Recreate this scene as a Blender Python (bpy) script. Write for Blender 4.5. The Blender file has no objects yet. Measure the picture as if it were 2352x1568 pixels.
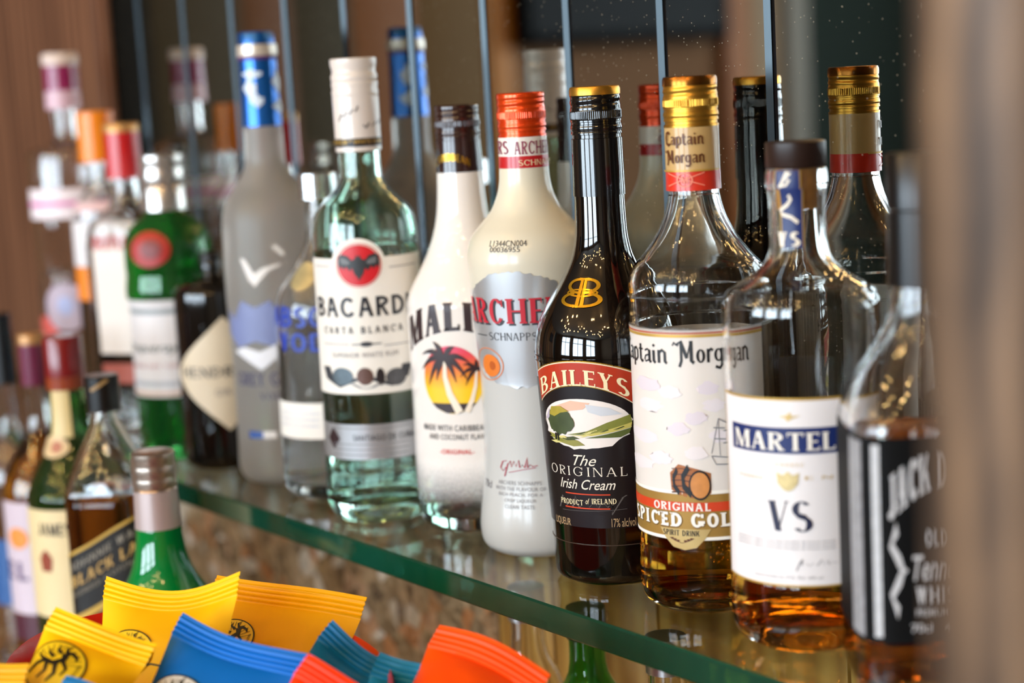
import bpy, bmesh, math, random
from mathutils import Vector, Matrix

# ------------------------------------------------------------------ camera
SC = bpy.context.scene
COL = SC.collection
F, CX, CY = 4025.0, 1176.0, 784.0            # focal length in pixels of the 2352x1568 frame
WX = Vector((0.59874577, 0.0851485, -0.79640017))     # world axes seen from the camera
WY = Vector((0.79902252, -0.13224799, 0.58657777))
WZ = Vector((-0.0553761, -0.98755263, -0.14721849))
CAM = Vector((0.73066637, -0.73127162, 0.30121331))
cd = bpy.data.cameras.new('camera')
cam = bpy.data.objects.new('camera', cd)
COL.objects.link(cam)
m = Matrix(((WX[0], -WX[1], -WX[2]), (WY[0], -WY[1], -WY[2]), (WZ[0], -WZ[1], -WZ[2]))).to_4x4()
m.translation = CAM
cam.matrix_world = m
cd.sensor_width = 36.0
cd.lens = F * 36.0 / 2352.0
cd.clip_start = 0.02
cd.dof.use_dof = True
cd.dof.focus_distance = 1.025
cd.dof.aperture_fstop = 3.6
SC.camera = cam

# ------------------------------------------------------------------ world, light, exposure
w = bpy.data.worlds.new('world')
SC.world = w
w.use_nodes = True
w.node_tree.nodes['Background'].inputs[0].default_value = (0.75, 0.85, 1.0, 1)
w.node_tree.nodes['Background'].inputs[1].default_value = 0.5
vs = SC.view_settings
vs.view_transform = 'Standard'
vs.look = 'None'
vs.gamma = 1.0
vs.use_curve_mapping = False
vs.exposure = 0.0
cy = SC.cycles
cy.use_denoising = True
cy.max_bounces = 20
cy.transmission_bounces = 16
cy.glossy_bounces = 8
cy.diffuse_bounces = 4
cy.transparent_max_bounces = 16
cy.sample_clamp_indirect = 40.0
cy.blur_glossy = 0.3

WINDOWS = [(-2.3, -0.9), (-0.5, 0.9), (1.3, 2.7)]     # x ranges of the windows in the wall opposite the mirror
WZ0, WZ1 = -0.15, 1.35
WALL_F = -4.5


def area(name, loc, rot, sx, sy, power, col):
    l = bpy.data.lights.new(name, 'AREA')
    l.shape = 'RECTANGLE'
    l.size, l.size_y = sx, sy
    l.energy = power
    l.color = col
    o = bpy.data.objects.new(name, l)
    o.location = loc
    o.rotation_euler = rot
    COL.objects.link(o)
    return o


for i, (a, b) in enumerate(WINDOWS):                  # daylight in each window opening
    area('daylight', ((a + b) / 2, WALL_F - 0.12, (WZ0 + WZ1) / 2), (math.pi / 2, 0, 0), b - a, WZ1 - WZ0, 125, (0.74, 0.87, 1.0))
rnd = random.Random(4)
for i in range(44):                                   # warm bulbs strung above the bar
    l = bpy.data.lights.new('bulb_light', 'POINT')
    l.energy = 1.7
    l.color = (1.0, 0.62, 0.24)
    l.shadow_soft_size = 0.018
    o = bpy.data.objects.new('bulb_light', l)
    o.location = (rnd.uniform(-1.3, 1.5), rnd.uniform(-2.3, -0.75), rnd.uniform(0.95, 1.4))
    COL.objects.link(o)


# ------------------------------------------------------------------ projection helpers
def ray(x, y):
    c = Vector(((x - CX) / F, (y - CY) / F, 1.0))
    return Vector((WX.dot(c), WY.dot(c), WZ.dot(c)))


def on_plane(x, y, ax, val):
    d = ray(x, y)
    return CAM + d * ((val - CAM[ax]) / d[ax])


def at_depth(x, y, z):
    return CAM + ray(x, y) * z


def proj(p):
    d = Vector(p) - CAM
    c = WX * d[0] + WY * d[1] + WZ * d[2]
    return CX + F * c[0] / c[2], CY + F * c[1] / c[2], c[2]


# ------------------------------------------------------------------ materials
def lin(c):
    if isinstance(c, str):
        c = c.lstrip('#')
        v = [int(c[i:i + 2], 16) / 255 for i in (0, 2, 4)]
        v = [x / 12.92 if x <= 0.04045 else ((x + 0.055) / 1.055) ** 2.4 for x in v]
        return (v[0], v[1], v[2], 1)
    return (c[0], c[1], c[2], 1)


MATS = {}


def mat(name, col, rough=0.45, metal=0.0, trans=0.0, ior=1.5, coat=0.0, spec=0.5, sss=0.0, var=0.0, vscale=40, bump=0.0, bscale=200):
    if name in MATS:
        return MATS[name]
    M = bpy.data.materials.new(name)
    M.use_nodes = True
    nt = M.node_tree
    b = nt.nodes['Principled BSDF']
    b.inputs['Base Color'].default_value = lin(col)
    b.inputs['Roughness'].default_value = rough
    b.inputs['Metallic'].default_value = metal
    b.inputs['Transmission Weight'].default_value = trans
    b.inputs['IOR'].default_value = ior
    b.inputs['Coat Weight'].default_value = coat
    b.inputs['Coat Roughness'].default_value = 0.06
    b.inputs['Specular IOR Level'].default_value = spec
    if sss:
        b.inputs['Subsurface Weight'].default_value = sss
        b.inputs['Subsurface Radius'].default_value = (0.004, 0.004, 0.004)
        b.inputs['Subsurface Scale'].default_value = 1.0
    if var or bump:
        tc = nt.nodes.new('ShaderNodeTexCoord')
        n = nt.nodes.new('ShaderNodeTexNoise')
        n.inputs['Scale'].default_value = vscale
        n.inputs['Detail'].default_value = 4
        nt.links.new(tc.outputs['Object'], n.inputs['Vector'])
        if var:
            mx = nt.nodes.new('ShaderNodeMix')
            mx.data_type = 'RGBA'
            c = lin(col)
            mx.inputs[6].default_value = tuple(x * (1 - var) for x in c[:3]) + (1,)
            mx.inputs[7].default_value = tuple(min(1, x * (1 + var)) for x in c[:3]) + (1,)
            nt.links.new(n.outputs['Fac'], mx.inputs[0])
            nt.links.new(mx.outputs[2], b.inputs['Base Color'])
        if bump:
            n2 = nt.nodes.new('ShaderNodeTexNoise')
            n2.inputs['Scale'].default_value = bscale
            nt.links.new(tc.outputs['Object'], n2.inputs['Vector'])
            bp = nt.nodes.new('ShaderNodeBump')
            bp.inputs['Strength'].default_value = bump
            bp.inputs['Distance'].default_value = 0.002
            nt.links.new(n2.outputs['Fac'], bp.inputs['Height'])
            nt.links.new(bp.outputs['Normal'], b.inputs['Normal'])
    MATS[name] = M
    return M


def ramp(nt, stops):
    r = nt.nodes.new('ShaderNodeValToRGB')
    e = r.color_ramp.elements
    while len(e) < len(stops):
        e.new(0.5)
    for i, (p, c) in enumerate(stops):
        e[i].position = p
        e[i].color = lin(c)
    return r


def wood_mat(name, c1, c2, c3, scale=(6, 6, 0.7), rough=0.45):
    M = bpy.data.materials.new(name)
    M.use_nodes = True
    nt = M.node_tree
    b = nt.nodes['Principled BSDF']
    tc = nt.nodes.new('ShaderNodeTexCoord')
    mp = nt.nodes.new('ShaderNodeMapping')
    mp.inputs['Scale'].default_value = scale
    n = nt.nodes.new('ShaderNodeTexNoise')
    n.inputs['Scale'].default_value = 2.2
    n.inputs['Detail'].default_value = 6
    n.inputs['Distortion'].default_value = 1.4
    wv = nt.nodes.new('ShaderNodeTexWave')
    wv.inputs['Scale'].default_value = 3.0
    wv.inputs['Distortion'].default_value = 7.0
    wv.inputs['Detail'].default_value = 3
    mx = nt.nodes.new('ShaderNodeMix')
    mx.inputs[0].default_value = 0.35
    r = ramp(nt, [(0.25, c1), (0.52, c2), (0.8, c3)])
    nt.links.new(tc.outputs['Object'], mp.inputs['Vector'])
    nt.links.new(mp.outputs['Vector'], n.inputs['Vector'])
    nt.links.new(mp.outputs['Vector'], wv.inputs['Vector'])
    nt.links.new(n.outputs['Fac'], mx.inputs[2])
    nt.links.new(wv.outputs['Fac'], mx.inputs[3])
    nt.links.new(mx.outputs[0], r.inputs[0])
    nt.links.new(r.outputs[0], b.inputs['Base Color'])
    b.inputs['Roughness'].default_value = rough
    return M


def granite_mat():
    M = bpy.data.materials.new('granite')
    M.use_nodes = True
    nt = M.node_tree
    b = nt.nodes['Principled BSDF']
    tc = nt.nodes.new('ShaderNodeTexCoord')
    v = nt.nodes.new('ShaderNodeTexVoronoi')
    v.inputs['Scale'].default_value = 55
    v2 = nt.nodes.new('ShaderNodeTexVoronoi')
    v2.inputs['Scale'].default_value = 150
    sx = nt.nodes.new('ShaderNodeSeparateColor')
    r = ramp(nt, [(0.0, '#4a3b2c'), (0.3, '#8f7656'), (0.55, '#ad9270'), (0.72, '#c0743a'), (0.86, '#cfc2ac'), (1.0, '#f0e8dc')])
    s2 = nt.nodes.new('ShaderNodeSeparateColor')
    r2 = ramp(nt, [(0.0, '#3a2f24'), (0.5, '#9c8262'), (1.0, '#cdb28e')])
    mx = nt.nodes.new('ShaderNodeMix')
    mx.data_type = 'RGBA'
    mx.inputs[0].default_value = 0.4
    for q in (v, v2):
        nt.links.new(tc.outputs['Object'], q.inputs['Vector'])
    nt.links.new(v.outputs['Color'], sx.inputs[0])
    nt.links.new(sx.outputs[0], r.inputs[0])
    nt.links.new(v2.outputs['Color'], s2.inputs[0])
    nt.links.new(s2.outputs[0], r2.inputs[0])
    nt.links.new(r.outputs[0], mx.inputs[6])
    nt.links.new(r2.outputs[0], mx.inputs[7])
    nt.links.new(mx.outputs[2], b.inputs['Base Color'])
    b.inputs['Roughness'].default_value = 0.22
    return M


def mirror_mat():
    M = bpy.data.materials.new('mirror_silver')
    M.use_nodes = True
    nt = M.node_tree
    b = nt.nodes['Principled BSDF']
    b.inputs['Base Color'].default_value = (0.46, 0.46, 0.43, 1)
    b.inputs['Metallic'].default_value = 1.0
    b.inputs['Roughness'].default_value = 0.0
    out = nt.nodes['Material Output']
    df = nt.nodes.new('ShaderNodeBsdfDiffuse')       # dust specks on the glass
    df.inputs['Color'].default_value = (0.42, 0.37, 0.28, 1)
    tc = nt.nodes.new('ShaderNodeTexCoord')
    mp = nt.nodes.new('ShaderNodeMapping')
    mp.inputs['Scale'].default_value = (1, 0.02, 1)
    v = nt.nodes.new('ShaderNodeTexVoronoi')
    v.inputs['Scale'].default_value = 420
    n = nt.nodes.new('ShaderNodeTexNoise')
    n.inputs['Scale'].default_value = 900
    a1 = nt.nodes.new('ShaderNodeMath')
    a1.operation = 'LESS_THAN'
    a1.inputs[1].default_value = 0.16
    sp = nt.nodes.new('ShaderNodeSeparateColor')
    a2 = nt.nodes.new('ShaderNodeMath')
    a2.operation = 'GREATER_THAN'
    a2.inputs[1].default_value = 0.80
    a3 = nt.nodes.new('ShaderNodeMath')
    a3.operation = 'MULTIPLY'
    a4 = nt.nodes.new('ShaderNodeMath')
    a4.operation = 'MULTIPLY'
    nt.links.new(tc.outputs['Object'], mp.inputs['Vector'])
    nt.links.new(mp.outputs['Vector'], v.inputs['Vector'])
    nt.links.new(mp.outputs['Vector'], n.inputs['Vector'])
    nt.links.new(v.outputs['Distance'], a1.inputs[0])
    nt.links.new(v.outputs['Color'], sp.inputs[0])
    nt.links.new(sp.outputs[0], a2.inputs[0])
    nt.links.new(a1.outputs[0], a3.inputs[0])
    nt.links.new(a2.outputs[0], a3.inputs[1])
    nt.links.new(a3.outputs[0], a4.inputs[0])
    nt.links.new(n.outputs['Fac'], a4.inputs[1])
    ms = nt.nodes.new('ShaderNodeMixShader')
    nt.links.new(a4.outputs[0], ms.inputs[0])
    nt.links.new(b.outputs[0], ms.inputs[1])
    nt.links.new(df.outputs[0], ms.inputs[2])
    nt.links.new(ms.outputs[0], out.inputs['Surface'])
    return M


def thin_glass_mat(name, tint, ior=1.5):
    M = bpy.data.materials.new(name)
    M.use_nodes = True
    nt = M.node_tree
    out = nt.nodes['Material Output']
    nt.nodes.remove(nt.nodes['Principled BSDF'])
    t = nt.nodes.new('ShaderNodeBsdfTransparent')
    t.inputs[0].default_value = lin(tint)
    g = nt.nodes.new('ShaderNodeBsdfGlossy')
    g.inputs['Roughness'].default_value = 0.02
    lw = nt.nodes.new('ShaderNodeLayerWeight')       # reflection grows towards grazing view, alike on both faces
    pw = nt.nodes.new('ShaderNodeMath')
    pw.operation = 'POWER'
    pw.inputs[1].default_value = 5.0
    lw.inputs[0].default_value = 0.5
    fr = nt.nodes.new('ShaderNodeMath')
    fr.operation = 'MULTIPLY_ADD'
    fr.inputs[1].default_value = 0.96
    fr.inputs[2].default_value = 0.04
    nt.links.new(lw.outputs['Facing'], pw.inputs[0])
    nt.links.new(pw.outputs[0], fr.inputs[0])
    ms = nt.nodes.new('ShaderNodeMixShader')
    nt.links.new(fr.outputs[0], ms.inputs[0])
    nt.links.new(t.outputs[0], ms.inputs[1])
    nt.links.new(g.outputs[0], ms.inputs[2])
    nt.links.new(ms.outputs[0], out.inputs['Surface'])
    return M


def height_mat(name, stops, h0, h1, rough=0.3, coat=0.3, dither=0.0, trans_stops=None, metal=0.0):
    """colour (and clear-glass share) printed along the height of the thing"""
    M = bpy.data.materials.new(name)
    M.use_nodes = True
    nt = M.node_tree
    b = nt.nodes['Principled BSDF']
    tc = nt.nodes.new('ShaderNodeTexCoord')
    sx = nt.nodes.new('ShaderNodeSeparateXYZ')
    mr = nt.nodes.new('ShaderNodeMapRange')
    mr.inputs['From Min'].default_value = h0
    mr.inputs['From Max'].default_value = h1
    nt.links.new(tc.outputs['Object'], sx.inputs[0])
    nt.links.new(sx.outputs[2], mr.inputs['Value'])
    src = mr.outputs[0]
    if dither:
        n = nt.nodes.new('ShaderNodeTexNoise')
        n.inputs['Scale'].default_value = 700
        n.inputs['Detail'].default_value = 2
        nt.links.new(tc.outputs['Object'], n.inputs['Vector'])
        ma = nt.nodes.new('ShaderNodeMath')
        ma.operation = 'MULTIPLY_ADD'
        ma.inputs[1].default_value = dither
        nt.links.new(n.outputs['Fac'], ma.inputs[0])
        nt.links.new(src, ma.inputs[2])
        src = ma.outputs[0]
    r = ramp(nt, stops)
    nt.links.new(src, r.inputs[0])
    nt.links.new(r.outputs[0], b.inputs['Base Color'])
    if trans_stops:
        r2 = ramp(nt, [(p, (v, v, v)) for p, v in trans_stops])
        nt.links.new(src, r2.inputs[0])
        nt.links.new(r2.outputs[0], b.inputs['Transmission Weight'])
    b.inputs['Roughness'].default_value = rough
    b.inputs['Coat Weight'].default_value = coat
    b.inputs['Coat Roughness'].default_value = 0.08
    b.inputs['Metallic'].default_value = metal
    return M


# ------------------------------------------------------------------ object helpers
def link(name, me, M=None, parent=None):
    o = bpy.data.objects.new(name, me)
    COL.objects.link(o)
    if M is not None and me is not None:
        me.materials.append(M)
    if parent is not None:
        o.parent = parent
    return o


def tag(o, label=None, cat=None, group=None, kind=None):
    for k, v in (('label', label), ('category', cat), ('group', group), ('kind', kind)):
        if v:
            o[k] = v
    return o


def smooth(me, ang=40):
    me.polygons.foreach_set('use_smooth', [True] * len(me.polygons))
    me.set_sharp_from_angle(angle=math.radians(ang))


def mesh(name, verts, faces, M, parent=None, sm=40):
    me = bpy.data.meshes.new(name)
    me.from_pydata([tuple(v) for v in verts], [], faces)
    me.update()
    if sm:
        smooth(me, sm)
    return link(name, me, M, parent)


def box(name, lo, hi, M, parent=None, bev=0.0, seg=2):
    bm = bmesh.new()
    bmesh.ops.create_cube(bm, size=1)
    for v in bm.verts:
        v.co = Vector([lo[i] + (v.co[i] + 0.5) * (hi[i] - lo[i]) for i in range(3)])
    if bev:
        bmesh.ops.bevel(bm, geom=bm.edges[:], offset=bev, segments=seg, affect='EDGES', profile=0.5)
    me = bpy.data.meshes.new(name)
    bm.to_mesh(me)
    bm.free()
    if bev:
        smooth(me, 35)
    return link(name, me, M, parent)


def catmull(pts, sub=4):
    out = []
    n = len(pts)
    for i in range(n - 1):
        p0, p1, p2, p3 = pts[max(i - 1, 0)], pts[i], pts[i + 1], pts[min(i + 2, n - 1)]
        for k in range(sub):
            t = k / sub
            q = []
            for j in range(2):
                a, b, c, d = p0[j], p1[j], p2[j], p3[j]
                q.append(0.5 * (2 * b + (c - a) * t + (2 * a - 5 * b + 4 * c - d) * t * t + (3 * b - a - 3 * c + d) * t ** 3))
            out.append((q[0], max(q[1], 1e-4)))
    out.append(pts[-1])
    return out


def lathe(name, prof, M, parent, seg=72, mod=None, sm=40):
    """prof: (height, radius) along the outline; mod(theta, h) multiplies the radius"""
    vs_, fs = [], []
    rows = []
    for h, r in prof:
        if r < 2e-4:
            rows.append([len(vs_)])
            vs_.append((0, 0, h))
        else:
            row = []
            for k in range(seg):
                t = 2 * math.pi * k / seg
                q = r * (mod(t, h) if mod else 1.0)
                row.append(len(vs_))
                vs_.append((q * math.cos(t), q * math.sin(t), h))
            rows.append(row)
    for a, b in zip(rows[:-1], rows[1:]):
        for k in range(seg):
            k2 = (k + 1) % seg
            if len(a) == 1 and len(b) == 1:
                continue
            if len(a) == 1:
                fs.append((a[0], b[k2], b[k]))
            elif len(b) == 1:
                fs.append((a[k], a[k2], b[0]))
            else:
                fs.append((a[k], a[k2], b[k2], b[k]))
    o = mesh(name, vs_, fs, M, parent, None)
    bm = bmesh.new()
    bm.from_mesh(o.data)
    bmesh.ops.recalc_face_normals(bm, faces=bm.faces[:])
    bm.to_mesh(o.data)
    bm.free()
    smooth(o.data, sm)
    return o


# ------------------------------------------------------------------ lettering: a small stroke alphabet
def ring(cx, cy, rx, ry, a0, a1, T, t, n=14):
    o, i = [], []
    for k in range(n + 1):
        a = math.radians(a0 + (a1 - a0) * k / n)
        o.append((cx + rx * math.cos(a), cy + ry * math.sin(a)))
        i.append((cx + (rx - T) * math.cos(a), cy + (ry - t) * math.sin(a)))
    return [[o[k], o[k + 1], i[k + 1], i[k]] for k in range(n)]


def glyph(c, T, t, s, w=1.0):
    """polygons of a capital in a unit-height box and its advance; T thick stroke, t thin stroke, s serif length"""
    P = []
    sh = min(t, 0.07) if s else 0

    def rect(x0, y0, x1, y1):
        P.append([(x0, y0), (x1, y0), (x1, y1), (x0, y1)])

    def stem(x, th, y0=0.0, y1=1.0, top=True, bot=True):
        rect(x, y0, x + th, y1)
        if s and bot:
            rect(x - s, y0, x + th + s, y0 + sh)
        if s and top:
            rect(x - s, y1 - sh, x + th + s, y1)

    def diag(x0, y0, x1, y1, th):
        P.append([(x0, y0), (x0 + th, y0), (x1 + th, y1), (x1, y1)])

    def foot(x, th, y):
        if s:
            rect(x - s, y, x + th + s, y + sh)
    W = 0.6 * w
    x = s
    if c == 'A':
        diag(x, 0, x + W / 2 - t / 2, 1, t)
        diag(x + W - T + t, 0, x + W / 2 - T / 2 + t / 2, 1, T)
        rect(x + W * .22, .3, x + W * .8, .3 + t)
        foot(x, t, 0)
        foot(x + W - T + t, T, 0)
        adv = x + W + t + s
    elif c in 'BPR':
        stem(x, T)
        bx = x + T + .1 * w
        top = .5 if c != 'P' else .46
        r1 = (1 - top) / 2
        rect(x + T * .5, 1 - t, bx, 1)
        rect(x + T * .5, top - t * .5, bx, top + t * .5)
        P.extend(ring(bx, top + r1, .3 * w + T * .3, r1, -90, 90, T, t))
        adv = bx + .3 * w + T * .4
        if c == 'B':
            rect(x + T * .5, 0, bx, t)
            P.extend(ring(bx, top / 2 + t * .25, .35 * w + T * .3, top / 2 + t * .25, -90, 90, T, t))
            adv = bx + .35 * w + T * .4
        if c == 'R':
            diag(bx + .22 * w - T * .2, 0, bx - T * .5, top, T)
            foot(bx + .22 * w - T * .2, T, 0)
            adv = bx + .30 * w + T * .5
    elif c in 'CGOQ':
        rx = .38 * w + T * .2
        a0, a1 = (0, 360) if c in 'OQ' else (42, 322)
        P.extend(ring(x + rx, .5, rx, .51, a0, a1, T, t, 26))
        adv = x + 2 * rx
        if c in 'CG' and s:
            rect(x + rx * 1.72, .68, x + rx * 1.72 + t, .96)
        if c == 'G':
            rect(x + rx * 1.5, .1, x + rx * 1.5 + T, .46)
            rect(x + rx * 1.2, .46 - t, x + rx * 1.5 + T + s, .46)
            adv += s
        if c == 'Q':
            diag(x + rx * 1.5, -.12, x + rx, .25, T)
    elif c == 'D':
        stem(x, T)
        bx = x + T + .04
        rect(x, 0, bx, t)
        rect(x, 1 - t, bx, 1)
        P.extend(ring(bx, .5, .44 * w + T * .3, .5, -90, 90, T, t, 18))
        adv = bx + .44 * w + T * .4
    elif c in 'EFL':
        stem(x, T)
        e = x + T + .32 * w
        if c != 'L':
            rect(x, 1 - t, e, 1)
            rect(x, .5 - t / 2, e - .06 * w, .5 + t / 2)
            if s:
                rect(e - t * .6, .8, e, 1)
        if c != 'F':
            rect(x, 0, e + .02, t)
            if s:
                rect(e + .02 - t * .6, 0, e + .02, .22)
        adv = e + .04
    elif c == 'H':
        stem(x, T)
        stem(x + .44 * w + T, T)
        rect(x + T, .5 - t / 2, x + .44 * w + T, .5 + t / 2)
        adv = x + .44 * w + 2 * T + s
    elif c == 'I':
        stem(x, T)
        adv = x + T + s
    elif c == 'J':
        stem(x + .2 * w, T, .2, 1)
        P.extend(ring(x + .2 * w - .14 + T / 2, .2, .14 + T / 2, .2, 180, 360, T, t, 8))
        adv = x + .2 * w + T + s
    elif c == 'K':
        stem(x, T)
        diag(x + T, .38, x + T + .34 * w, 1, t * 1.2)
        diag(x + T + .34 * w, 0, x + T + .08, .55, T)
        foot(x + T + .34 * w, T, 0)
        adv = x + 2 * T + .36 * w + s
    elif c == 'M':
        stem(x, t)
        stem(x + .72 * w, T)
        diag(x + .36 * w, 0, x, 1, T)
        diag(x + .36 * w, 0, x + .72 * w, 1, t)
        adv = x + .72 * w + T + s
    elif c == 'N':
        stem(x, t)
        stem(x + .56 * w, t, bot=False)
        diag(x + .56 * w - T + t, 0, x, 1, T)
        adv = x + .56 * w + t + s
    elif c == 'S':
        rx = .27 * w + T * .15
        P.extend(ring(x + rx, .74, rx, .27, 35, 260, T, t, 14))
        P.extend(ring(x + rx * 1.04, .25, rx * 1.06, .26, 90, -145, T, t, 14))
        P.append([(x + rx * .1, .66), (x + rx * .55, .42 + t), (x + rx * 2.0, .3), (x + rx * 1.4, .56)])
        adv = x + rx * 2.1
    elif c == 'T':
        stem(x + .27 * w, T, top=False)
        rect(x, 1 - t, x + .54 * w + T, 1)
        if s:
            rect(x, .78, x + t * .6, 1)
            rect(x + .54 * w + T - t * .6, .78, x + .54 * w + T, 1)
        adv = x + .54 * w + T + s * .3
    elif c == 'U':
        stem(x, T, .3, 1, bot=False)
        stem(x + .44 * w, t, .3, 1, bot=False)
        P.extend(ring(x + .22 * w + t / 2, .3, .22 * w + t / 2, .31, 180, 360, (T + t) / 2, t))
        adv = x + .44 * w + t + s
    elif c == 'V':
        diag(x + W / 2 - T / 2, 0, x, 1, T)
        diag(x + W / 2 - t / 2, 0, x + W - t, 1, t)
        foot(x, T, 1 - sh)
        foot(x + W - t, t, 1 - sh)
        adv = x + W + s
    elif c == 'W':
        for q in (0, .4 * w):
            diag(x + q + .2 * w, 0, x + q, 1, T)
            diag(x + q + .2 * w, 0, x + q + .4 * w, 1, t)
            foot(x + q, T, 1 - sh)
        adv = x + .8 * w + T
    elif c == 'Y':
        stem(x + W / 2 - T / 2, T, 0, .48, top=False)
        diag(x + W / 2 - T / 2, .44, x, 1, T)
        diag(x + W / 2 - t / 2, .44, x + W - t, 1, t)
        foot(x, T, 1 - sh)
        foot(x + W - t, t, 1 - sh)
        adv = x + W + s
    elif c == "'":
        rect(x, .72, x + T * .7, 1)
        adv = x + T
    elif c == '-':
        rect(x, .4, x + .3, .4 + t)
        adv = x + .35
    elif c == '.':
        rect(x, 0, x + T * .8, T * .8)
        adv = x + T
    else:
        adv = .34 * w
    return P, adv


def caps(text, T=.17, t=.07, s=.06, w=1.0, gap=.12):
    out, x = [], 0.0
    for c in text:
        P, a = glyph(c, T, t, s, w)
        out += [[(px + x, py) for px, py in p] for p in P]
        x += a + gap
    return out


BLACK = {
    'a': (.55, [([(.38, .6), (.38, .08), (.48, 0)], .15), ([(.36, .38), (.12, .3), (.06, .15), (.12, .02), (.36, .12)], .08), ([(.08, .55), (.25, .63), (.38, .55)], .09)]),
    'p': (.56, [([(.1, .62), (.1, -.28)], .15), ([(.1, .53), (.28, .63), (.42, .5), (.42, .15), (.28, 0), (.1, .08)], .12)]),
    't': (.40, [([(.14, .85), (.14, .1), (.24, 0), (.34, .06)], .14), ([(0, .6), (.32, .6)], .08)]),
    'i': (.30, [([(.1, .6), (.1, .08), (.2, 0)], .15), ([(.06, .79), (.16, .87)], .12)]),
    'n': (.60, [([(.1, .63), (.1, 0)], .15), ([(.1, .5), (.28, .63), (.42, .52), (.42, .08), (.52, 0)], .14)]),
    'o': (.54, []),
    'r': (.42, [([(.1, .63), (.1, 0)], .15), ([(.1, .48), (.26, .63), (.36, .54)], .12)]),
    'g': (.58, [([(.42, .64), (.42, -.12), (.3, -.28), (.06, -.2)], .14)]),
    'C': (.70, [([(.6, .82), (.42, 1), (.2, .9), (.1, .5), (.18, .1), (.42, -.06), (.62, .1)], .17), ([(.4, .95), (.37, .3)], .05)]),
    'M': (1.0, [([(.08, -.18), (.2, .1), (.2, .95)], .14), ([(-.05, .82), (.18, 1), (.5, .22)], .17), ([(.5, .22), (.72, 1)], .07), ([(.74, 1.02), (.74, .1), (.88, 0)], .18), ([(-.05, .82), (-.2, .95), (-.28, .8)], .08)]),
}


def blackletter(text):
    out, x = [], 0.0
    for c in text:
        adv, st = BLACK[c]
        P = []
        for pts, wd in st:
            P += stroke(pts, wd)
        if c == 'o':
            P += ring(.24, .31, .24, .32, 0, 360, .15, .07, 20)
        if c == 'g':
            P += ring(.24, .33, .24, .3, 0, 360, .14, .07, 20)
        out += [[(px + x, py) for px, py in p] for p in P]
        x += adv
    return out


FONTCACHE = {}


def font(text, bold=0.0, shear=0.0, xs=1.0, sp=1.0):
    k = (text, bold, shear, xs, sp)
    if k in FONTCACHE:
        return FONTCACHE[k]
    c = bpy.data.curves.new('tmp', 'FONT')
    c.body = text
    c.size = 1.4
    c.offset = bold
    c.shear = shear
    c.space_character = sp
    c.resolution_u = 3
    o = bpy.data.objects.new('tmp', c)
    me = bpy.data.meshes.new_from_object(o)
    out = [[(me.vertices[i].co.x * xs, me.vertices[i].co.y) for i in p.vertices] for p in me.polygons]
    bpy.data.objects.remove(o)
    bpy.data.curves.remove(c)
    bpy.data.meshes.remove(me)
    FONTCACHE[k] = out
    return out


def bounds(polys):
    xs = [p[0] for q in polys for p in q]
    ys = [p[1] for q in polys for p in q]
    return min(xs), max(xs), min(ys), max(ys)


def fit(polys, x0, x1, y0, y1):
    a, b, c, d = bounds(polys)
    sx, sy = (x1 - x0) / max(b - a, 1e-9), (y1 - y0) / max(d - c, 1e-9)
    return [[(x0 + (p[0] - a) * sx, y0 + (p[1] - c) * sy) for p in q] for q in polys]


def arch(polys, k, rot=True):
    """bend a line of lettering upwards in its middle"""
    a, b, c, d = bounds(polys)
    mx, hw = (a + b) / 2, (b - a) / 2
    out = []
    for q in polys:
        out.append([(x, y + k * (1 - ((x - mx) / hw) ** 2)) for x, y in q])
    return out


def ell(cx, cy, rx, ry, n=40, a0=0, a1=360):
    return [(cx + rx * math.cos(math.radians(a0 + (a1 - a0) * i / n)), cy + ry * math.sin(math.radians(a0 + (a1 - a0) * i / n))) for i in range(n if a1 - a0 >= 360 else n + 1)]


def stroke(pts, w0, w1=None):
    """a polyline drawn with a pen whose width runs from w0 to w1"""
    w1 = w0 if w1 is None else w1
    n = len(pts)
    L, R = [], []
    for i, (x, y) in enumerate(pts):
        a, b = pts[max(i - 1, 0)], pts[min(i + 1, n - 1)]
        dx, dy = b[0] - a[0], b[1] - a[1]
        l = math.hypot(dx, dy) or 1
        wd = (w0 + (w1 - w0) * i / (n - 1)) / 2
        L.append((x - dy / l * wd, y + dx / l * wd))
        R.append((x + dy / l * wd, y - dx / l * wd))
    return [[L[i], L[i + 1], R[i + 1], R[i]] for i in range(n - 1)]


def ringpoly(cx, cy, rx, ry, w, n=40):
    return ring(cx, cy, rx, ry, 0, 360, w, w, n)


def decal(name, polys, smap, M, parent, du=0.003, dv=0.006):
    """cut flat artwork (metres) into small facets and lay it on a surface"""
    bm = bmesh.new()
    for q in polys:
        try:
            bm.faces.new([bm.verts.new((x, y, 0)) for x, y in q])
        except ValueError:
            pass
    bmesh.ops.triangulate(bm, faces=[f for f in bm.faces if len(f.verts) > 4])
    if bm.verts:
        for ax, step in ((0, du), (1, dv)):
            lo = min(v.co[ax] for v in bm.verts)
            hi = max(v.co[ax] for v in bm.verts)
            no = Vector((1, 0, 0)) if ax == 0 else Vector((0, 1, 0))
            k = math.floor(lo / step) + 1
            while k * step < hi:
                bmesh.ops.bisect_plane(bm, geom=bm.verts[:] + bm.edges[:] + bm.faces[:], plane_co=no * (k * step), plane_no=no, dist=1e-7)
                k += 1
    for v in bm.verts:
        v.co = smap(v.co.x, v.co.y)
    me = bpy.data.meshes.new(name)
    bm.to_mesh(me)
    bm.free()
    me.polygons.foreach_set('use_smooth', [True] * len(me.polygons))
    return link(name, me, M, parent)


# ------------------------------------------------------------------ bottles
VP = (2690.0, 27784.0)                      # where verticals meet below the frame


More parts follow.
